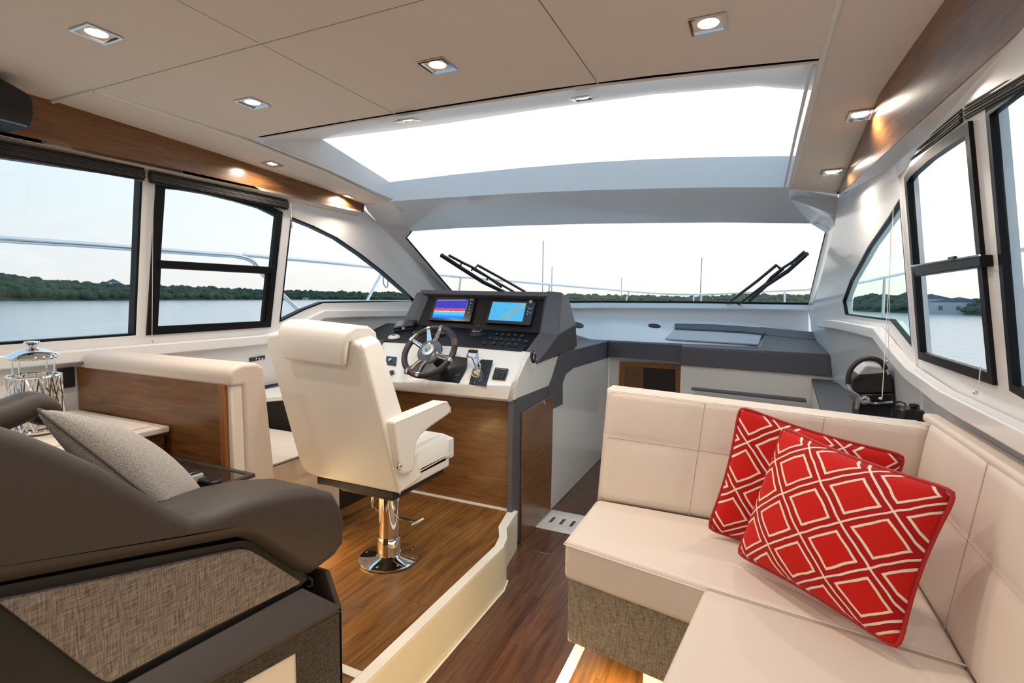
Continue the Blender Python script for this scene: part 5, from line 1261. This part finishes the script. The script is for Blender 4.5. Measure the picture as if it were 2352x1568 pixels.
tube('handle_arm', [G(2034, 846, gy-.03), G(2038, 858, gy)], .010, CHROME, t, seg=8)
tube('front_rail', [G(1985, 922, gy-.02), G(2012, 926, gy-.03), G(2050, 922, gy-.02)], .007, CHROME, t, seg=8)
lathe('thermostat', [(.02, 0), (.022, .012), (.012, .02), (0, .018)], G(1986, 918, gy-.002), CHROME, t, axis=(0, -1, 0), seg=16)
y2 = 2.78
zc2 = zg
t = thing('black_case', 'small black case with a knob right of the tabletop grill', 'case', V((G(2100, 950, y2).x, y2, zg)))
bb = [G(2068, 985, y2), G(2140, 990, y2), G(2136, 952, y2), G(2126, 944, y2), G(2072, 940, y2)]
for p in bb[:2]: p.z = zg+.001
hexa('body', bb, [p+V((0, .12, 0)) for p in bb], BLACK, t, bevel=.01, seg=3)
lathe('knob', [(.012, 0), (.012, .012), (.018, .016), (.016, .026), (0, .028)], G(2098, 941, y2+.05), BLKM, t, seg=14)
tube('cable', [G(2056, 925, y2+.2), G(2066, 922, y2+.15), G(2078, 926, y2+.1), G(2082, 938, y2+.08)], .004, BLKM, t, seg=6)
# ================================================================= OUTSIDE
ZWAT = -1.5
def water():
    m = bpy.data.materials.new('lake_water'); m.use_nodes = True; t = m.node_tree; p = t.nodes['Principled BSDF']
    p.inputs['Base Color'].default_value = (.46, .53, .55, 1); p.inputs['Roughness'].default_value = .18; p.inputs['IOR'].default_value = 1.33
    c = t.nodes.new('ShaderNodeTexCoord'); mp = t.nodes.new('ShaderNodeMapping'); mp.inputs['Scale'].default_value = (1, 1.6, 1); mp.inputs['Rotation'].default_value = (0, 0, .5)
    t.links.new(c.outputs['Object'], mp.inputs[0])
    n = t.nodes.new('ShaderNodeTexNoise'); n.inputs['Scale'].default_value = .55; n.inputs['Detail'].default_value = 6; t.links.new(mp.outputs[0], n.inputs[0])
    b = t.nodes.new('ShaderNodeBump'); b.inputs['Strength'].default_value = .5; b.inputs['Distance'].default_value = .14
    t.links.new(n.outputs['Fac'], b.inputs['Height']); t.links.new(b.outputs[0], p.inputs['Normal']); return m
wa = tag(prism('lake', [(-900, -500, ZWAT), (900, -500, ZWAT), (900, 1200, ZWAT), (-900, 1200, ZWAT)], (0, 0, -.5), water(), loc=(0, 0, ZWAT), smooth=False), 'calm pale lake water around the boat', 'water'); wa['kind'] = 'stuff'
def foliage(name, c1, c2):
    m = mat(name, c1, .9, spec=.1); t = m.node_tree; p = t.nodes['Principled BSDF']
    c = t.nodes.new('ShaderNodeTexCoord'); n = t.nodes.new('ShaderNodeTexNoise'); n.inputs['Scale'].default_value = .35; n.inputs['Detail'].default_value = 8; n.inputs['Roughness'].default_value = .7
    t.links.new(c.outputs['Object'], n.inputs[0]); r = t.nodes.new('ShaderNodeValToRGB'); r.color_ramp.elements[0].position = .35; r.color_ramp.elements[1].position = .65
    r.color_ramp.elements[0].color = (*c1, 1); r.color_ramp.elements[1].color = (*c2, 1); t.links.new(n.outputs['Fac'], r.inputs[0]); t.links.new(r.outputs[0], p.inputs['Base Color']); return m
F1 = foliage('hazed_foliage_left', (.035, .065, .048), (.085, .125, .075)); F2 = foliage('hazed_foliage_front', (.10, .12, .075), (.22, .22, .14)); F3 = foliage('hazed_foliage_right', (.05, .08, .065), (.11, .14, .10))  # distance haze is put into these colours by lightening them
ico = bmesh.new(); bmesh.ops.create_icosphere(ico, subdivisions=2, radius=1); IV = [v.co.copy() for v in ico.verts]; IF = [[v.index for v in f.verts] for f in ico.faces]; ico.free()
def treeline(label, prof, m, n, seed, dens=1.0):
    """prof: (px, py of the shore, py of the tree tops) in order"""
    rn = random.Random(seed); vs, fs = [], []
    tot = prof[-1][0]-prof[0][0]
    def ev(px):
        for a, b in zip(prof, prof[1:]):
            if a[0] <= px <= b[0]: s = (px-a[0])/(b[0]-a[0]); return a[1]+(b[1]-a[1])*s, a[2]+(b[2]-a[2])*s
        return prof[-1][1:]
    for k in range(n):
        px = prof[0][0]+tot*(k+rn.random())/n; sh, tp = ev(px); row = k % 4
        p = at(px, sh, z=ZWAT); dist = (p-EYE).length
        tpz = (EYE+(fw*CF+rt*(px-CX)-up*(tp-CY))*(dist/(fw*CF+rt*(px-CX)-up*(tp-CY)).length)).z
        H = tpz-ZWAT; hd = V((p.x, p.y, 0)).normalized(); f = (.5, .72, .88, .98)[row]
        q = p+hd*(row*4+rn.random()*3); R = H*(.15+.10*rn.random()); z = ZWAT+H*f*(.82+.24*rn.random())-R*.6
        for_base = q.copy()
        i0 = len(vs)
        for v in IV:
            j = 1+.30*math.sin(v.x*9+k)*math.sin(v.y*8+k*2)*math.sin(v.z*7+k*3)
            vs.append((q.x+v.x*R*1.25*j, q.y+v.y*R*1.25*j, z+v.z*R*j))
        fs += [[i0+a for a in f_] for f_ in IF]
    # earth bank
    for a, b in zip(prof, prof[1:]):
        A, B = at(a[0], a[1], z=ZWAT), at(b[0], b[1], z=ZWAT); ha, hb = V((A.x, A.y, 0)).normalized(), V((B.x, B.y, 0)).normalized()
        H = (A-EYE).length*(a[1]-a[2])/CF
        i0 = len(vs)
        for p in (A, B, B+hb*6+V((0, 0, H*.55)), A+ha*6+V((0, 0, H*.55)), B+hb*20+V((0, 0, H*.7)), A+ha*20+V((0, 0, H*.7))): vs.append(tuple(p))
        fs += [[i0, i0+1, i0+2, i0+3], [i0+3, i0+2, i0+4, i0+5]]
    me = bpy.data.meshes.new('treeline'); me.from_pydata(vs, [], fs); o = link('treeline', me, m, ang=180)
    tag(o, label, 'trees'); o['kind'] = 'stuff'
treeline('wooded hillside on the far shore seen through the left windows', [(-500, 693, 590), (-200, 692, 612), (0, 691, 628), (60, 691, 636), (180, 690, 646), (300, 690, 652), (380, 689, 655), (470, 689, 657), (560, 688.5, 662), (660, 688, 666), (760, 688, 668), (960, 689, 671), (1060, 690, 676)], F1, 950, 1)
treeline('low tree line on the far shore ahead through the windscreen', [(1040, 700, 684), (1160, 700, 681), (1310, 701, 674), (1380, 702, 676), (1450, 702, 677), (1560, 703, 680), (1650, 703, 679), (1700, 704, 673), (1760, 704, 676), (1860, 705, 676)], F2, 620, 2)
treeline('dark trees on the near right shore seen through the right windows', [(1900, 711, 692), (1950, 713, 688), (1985, 715, 676), (2030, 717, 675), (2090, 719, 674), (2130, 720, 683), (2200, 722, 688), (2260, 725, 684), (2320, 731, 684), (2360, 733, 664), (2600, 745, 640), (3000, 770, 640)], F3, 560, 3)
HW = mat('far_house_wall', (.45, .45, .48), .8); HR = mat('far_house_roof', (.12, .16, .22), .8)
for i, (px, py, w, h, lb) in enumerate(((2135, 719, 11, 4.6, 'grey waterfront building with blue roof beyond the right sliding window'), (2200, 721, 14, 3.6, 'low boat shed on the right shore beside the building'), (262, 688, 5, 2.2, 'pale house among the trees on the left shore'), (700, 687, 6, 1.6, 'small pale boathouse at the water behind the helm chair'), (1590, 699, 9, 2.4, 'low house among trees straight ahead'))):
    p = at(px, py+1, z=ZWAT); hd = V((p.x, p.y, 0)).normalized(); sd_ = V((-hd.y, hd.x, 0)); o0 = p-hd*3
    if i in (2, 4): o0 = p+hd*9; h = 8.6 if i == 2 else 5
    t = thing('shore_house', lb, 'building', o0)
    A_ = [o0-sd_*w/2, o0+sd_*w/2, o0+sd_*w/2+V((0, 0, h)), o0-sd_*w/2+V((0, 0, h))]; prism('wall', A_, hd*5, HW, t, smooth=False)
    prism('roof', [A_[3]-sd_*.5, A_[2]+sd_*.5, lerp(A_[2], A_[3], .5)+V((0, 0, min(h*.5, 1.6)))], hd*5.4-hd*.4, HR, t, smooth=False)
    for k in range(3): q = lerp(A_[0], A_[1], (k+.7)/3.4)+V((0, 0, h*.35))-hd*.05; prism('window', [q-sd_*.5, q+sd_*.5, q+sd_*.5+V((0, 0, h*.35)), q-sd_*.5+V((0, 0, h*.35))], hd*.1, mat('far_window', (.05, .06, .08), .2) if k == 0 and i == 0 else HR, t, smooth=False)
# sailboats: masts over the windscreen frame
HULL = mat('far_hull', (.7, .7, .72), .4); MAST = mat('far_mast', (.35, .30, .30), .5)
for px, top, D, lb in ((1248, 553, 70, 'sailboat with the tallest mast, right of the left wiper'), (1268, 612, 90, 'sailboat with a short mast just right of the tallest one'), (1428, 637, 110, 'distant sailboat with the shortest mast in the middle of the windscreen'), (1612, 592, 80, 'sailboat with a mast left of the right wiper')):
    r_ = fw*CF+rt*(px-CX)-up*(top-CY); tp = EYE+r_*(D/V((r_.x, r_.y, 0)).length); b_ = V((tp.x, tp.y, ZWAT))
    t = thing('sailboat', lb, 'boat', b_, 'moored sailboats ahead')
    hd = V((b_.x, b_.y, 0)).normalized(); sd_ = V((-hd.y, hd.x, 0)); fwd_ = (hd*.8+sd_*.6)
    cr_ = V((-fwd_.y, fwd_.x, 0)); dk = b_+V((0, 0, .8))
    hexa('hull', [b_+fwd_*3.6, b_+cr_*1.0, b_-fwd_*3.2+cr_*.7, b_-fwd_*3.2-cr_*.7, b_-cr_*1.0], [dk+fwd_*4.4, dk+cr_*1.3, dk-fwd_*3.5+cr_*.95, dk-fwd_*3.5-cr_*.95, dk-cr_*1.3], HULL, t)
    hexa('cabin', [dk+fwd_*1.2+cr_*.5, dk-fwd_*1.2+cr_*.6, dk-fwd_*1.2-cr_*.6, dk+fwd_*1.2-cr_*.5], [dk+fwd_*.9+cr_*.4+V((0, 0, .4)), dk-fwd_*1.1+cr_*.5+V((0, 0, .45)), dk-fwd_*1.1-cr_*.5+V((0, 0, .45)), dk+fwd_*.9-cr_*.4+V((0, 0, .4))], HULL, t)
    tube('mast', [dk, tp], .06, MAST, t, seg=6); tube('boom', [dk+V((0, 0, 1.3)), dk+V((0, 0, 1.2))-fwd_*3], .05, MAST, t, seg=6)
# decks and rails
struct(prism('side_deck_left', [(-3.12, -2.5, .95), (-3.12, 5.0, 1.15), (-3.85, 5.0, 1.15), (-3.95, -2.5, .95)], (0, 0, -.05), GEL, smooth=False))
struct(prism('side_deck_right', [(.78, -2.5, .75), (.68, 5.6, .95), (1.45, 5.6, .95), (1.55, -2.5, .75)], (0, 0, -.05), GEL, smooth=False))
struct(prism('foredeck', [(-3.7, 5.0, 1.12), (1.3, 5.7, 1.12), (.9, 8.6, 1.12), (-.4, 10.9, 1.12), (-1.2, 11.4, 1.12), (-2.2, 10.6, 1.12), (-3.3, 8.0, 1.12)], (0, 0, -.05), GEL, smooth=False))
# hull below decks
struct(prism('hull', [(-3.8, -2.5, .88), (-3.75, 5.0, .88), (-3.2, 8.0, .88), (-1.2, 11.2, .88), (.85, 8.4, .88), (1.3, 5.7, .88), (1.45, -2.5, .70)], (0, 0, -.0001-.95), GEL, smooth=False)) if False else None
t = thing('bow_rail', 'polished steel bow rail curving past the left windows and windscreen', 'railing', (-3.7, 5, 1.15))
XR = -3.72
tube('handrail', spline([at(-400, 512, x=XR), at(-100, 540, x=XR), at(0, 549, x=XR), at(200, 562, x=XR), at(330, 572, x=XR), at(480, 583, x=XR), at(545, 588, x=XR), at(580, 600, x=XR), at(600, 625, x=XR), at(640, 668, x=XR), at(690, 716, x=XR)], 5), .019, STEEL, t, seg=10)
rp_ = spline([at(560, 585, x=XR), at(650, 593, x=XR), at(780, 605, x=XR), at(890, 617, x=XR), at(1018, 632, y=5.9), at(1240, 651, y=7.6), at(1440, 668, y=9.6), at(1540, 675, y=10.8), at(1620, 676, y=11.2), at(1700, 672, y=10.4), at(1780, 668, y=9.2), at(1860, 664, y=8.0)], 6)
tube('handrail', rp_, .017, STEEL, t, seg=8)
def post(a, b, r=.013): tube('post', [a, b], r, STEEL, t, seg=8)
post(at(882, 617, x=XR), at(838, 700, x=XR), .014)
for (a, b, c, d, y_) in ((1058, 636, 1044, 668, 6.1), (1262, 653, 1254, 700, 7.8), (1444, 669, 1424, 702, 9.6), (1594, 676, 1590, 712, 11.2), (1612, 676, 1606, 712, 11.2), (1802, 667, 1806, 706, 8.9)):
    p_ = at(a, b, y=y_); q_ = at(c, d, y=y_); q_.z = 1.12; post(p_, q_, .014)
tube('rope_loop', spline([at(880, 620, x=XR), at(881, 650, x=XR), at(888, 660, x=XR), at(891, 648, x=XR), at(890, 620, x=XR)], 5), .006, MAST, t, seg=6)
t = thing('side_rail', 'polished steel rail outside the right side windows', 'railing', (1.25, 3.5, .9))
XQ = 1.15
tube('handrail', spline([at(1956, 652, y=7.2), at(1990, 645, y=6.2), at(2082, 625, x=XQ), at(2308, 579, x=XQ), at(2352, 570, x=XQ), at(2600, 520, x=XQ)], 5), .017, STEEL, t, seg=8)
for (a, b, xx) in ((1958, 652, None), (2032, 636, XQ), (2300, 581, XQ)):
    p_ = at(a, b, y=7.2) if xx is None else at(a, b, x=xx); post(p_, V((p_.x+.02, p_.y, .93)))
# wipers
def onws(px, py, o=.03):
    """just outside the windscreen glass"""
    a, b, c = wbL, wbR, gr; n_ = (b-a).cross(c-a).normalized(); n_ = n_ if n_.y > 0 else -n_
    r_ = fw*CF+rt*(px-CX)-up*(py-CY); s_ = n_.dot(a+n_*o-EYE)/n_.dot(r_); return EYE+r_*s_
WIP = mat('wiper_black', (.02, .018, .02), .45)
def wiper(lb, blade, arm, link_, base):
    t = thing('wiper', lb, 'wiper', onws(*base[0]), 'windscreen wipers')
    tube('blade', [onws(*p, .025) for p in blade], .020, WIP, t, seg=6)
    tube('blade_spine', [onws(p[0]+1.5, p[1]-3.5, .05) for p in link_], .013, WIP, t, seg=6)
    for p in link_[1:-1]: tube('yoke', [onws(p[0], p[1]-3, .05), onws(p[0]-2, p[1]+4, .03)], .007, WIP, t, seg=5)
    tube('arm', [onws(*p, .09) for p in arm], .014, WIP, t, seg=6)
    tube('arm', [onws(p[0]-10*(1 if arm[0][0] < 1500 else -1.6), p[1]+9, .07) for p in arm[1:]], .012, WIP, t, seg=6)
wiper('left windscreen wiper angled up towards the port pillar', [(1014, 586), (1060, 616), (1110, 648), (1160, 672)], [(1090, 618), (1097, 609), (1150, 638), (1206, 670)], [(1030, 590), (1060, 606), (1085, 618), (1120, 640), (1150, 662)], [(1206, 670)])
wiper('right windscreen wiper angled up towards the starboard pillar', [(1853, 583), (1810, 622), (1760, 655), (1722, 690)], [(1796, 620), (1783, 609), (1738, 646), (1672, 696)], [(1845, 582), (1820, 604), (1798, 618), (1770, 640), (1735, 684)], [(1672, 696)])
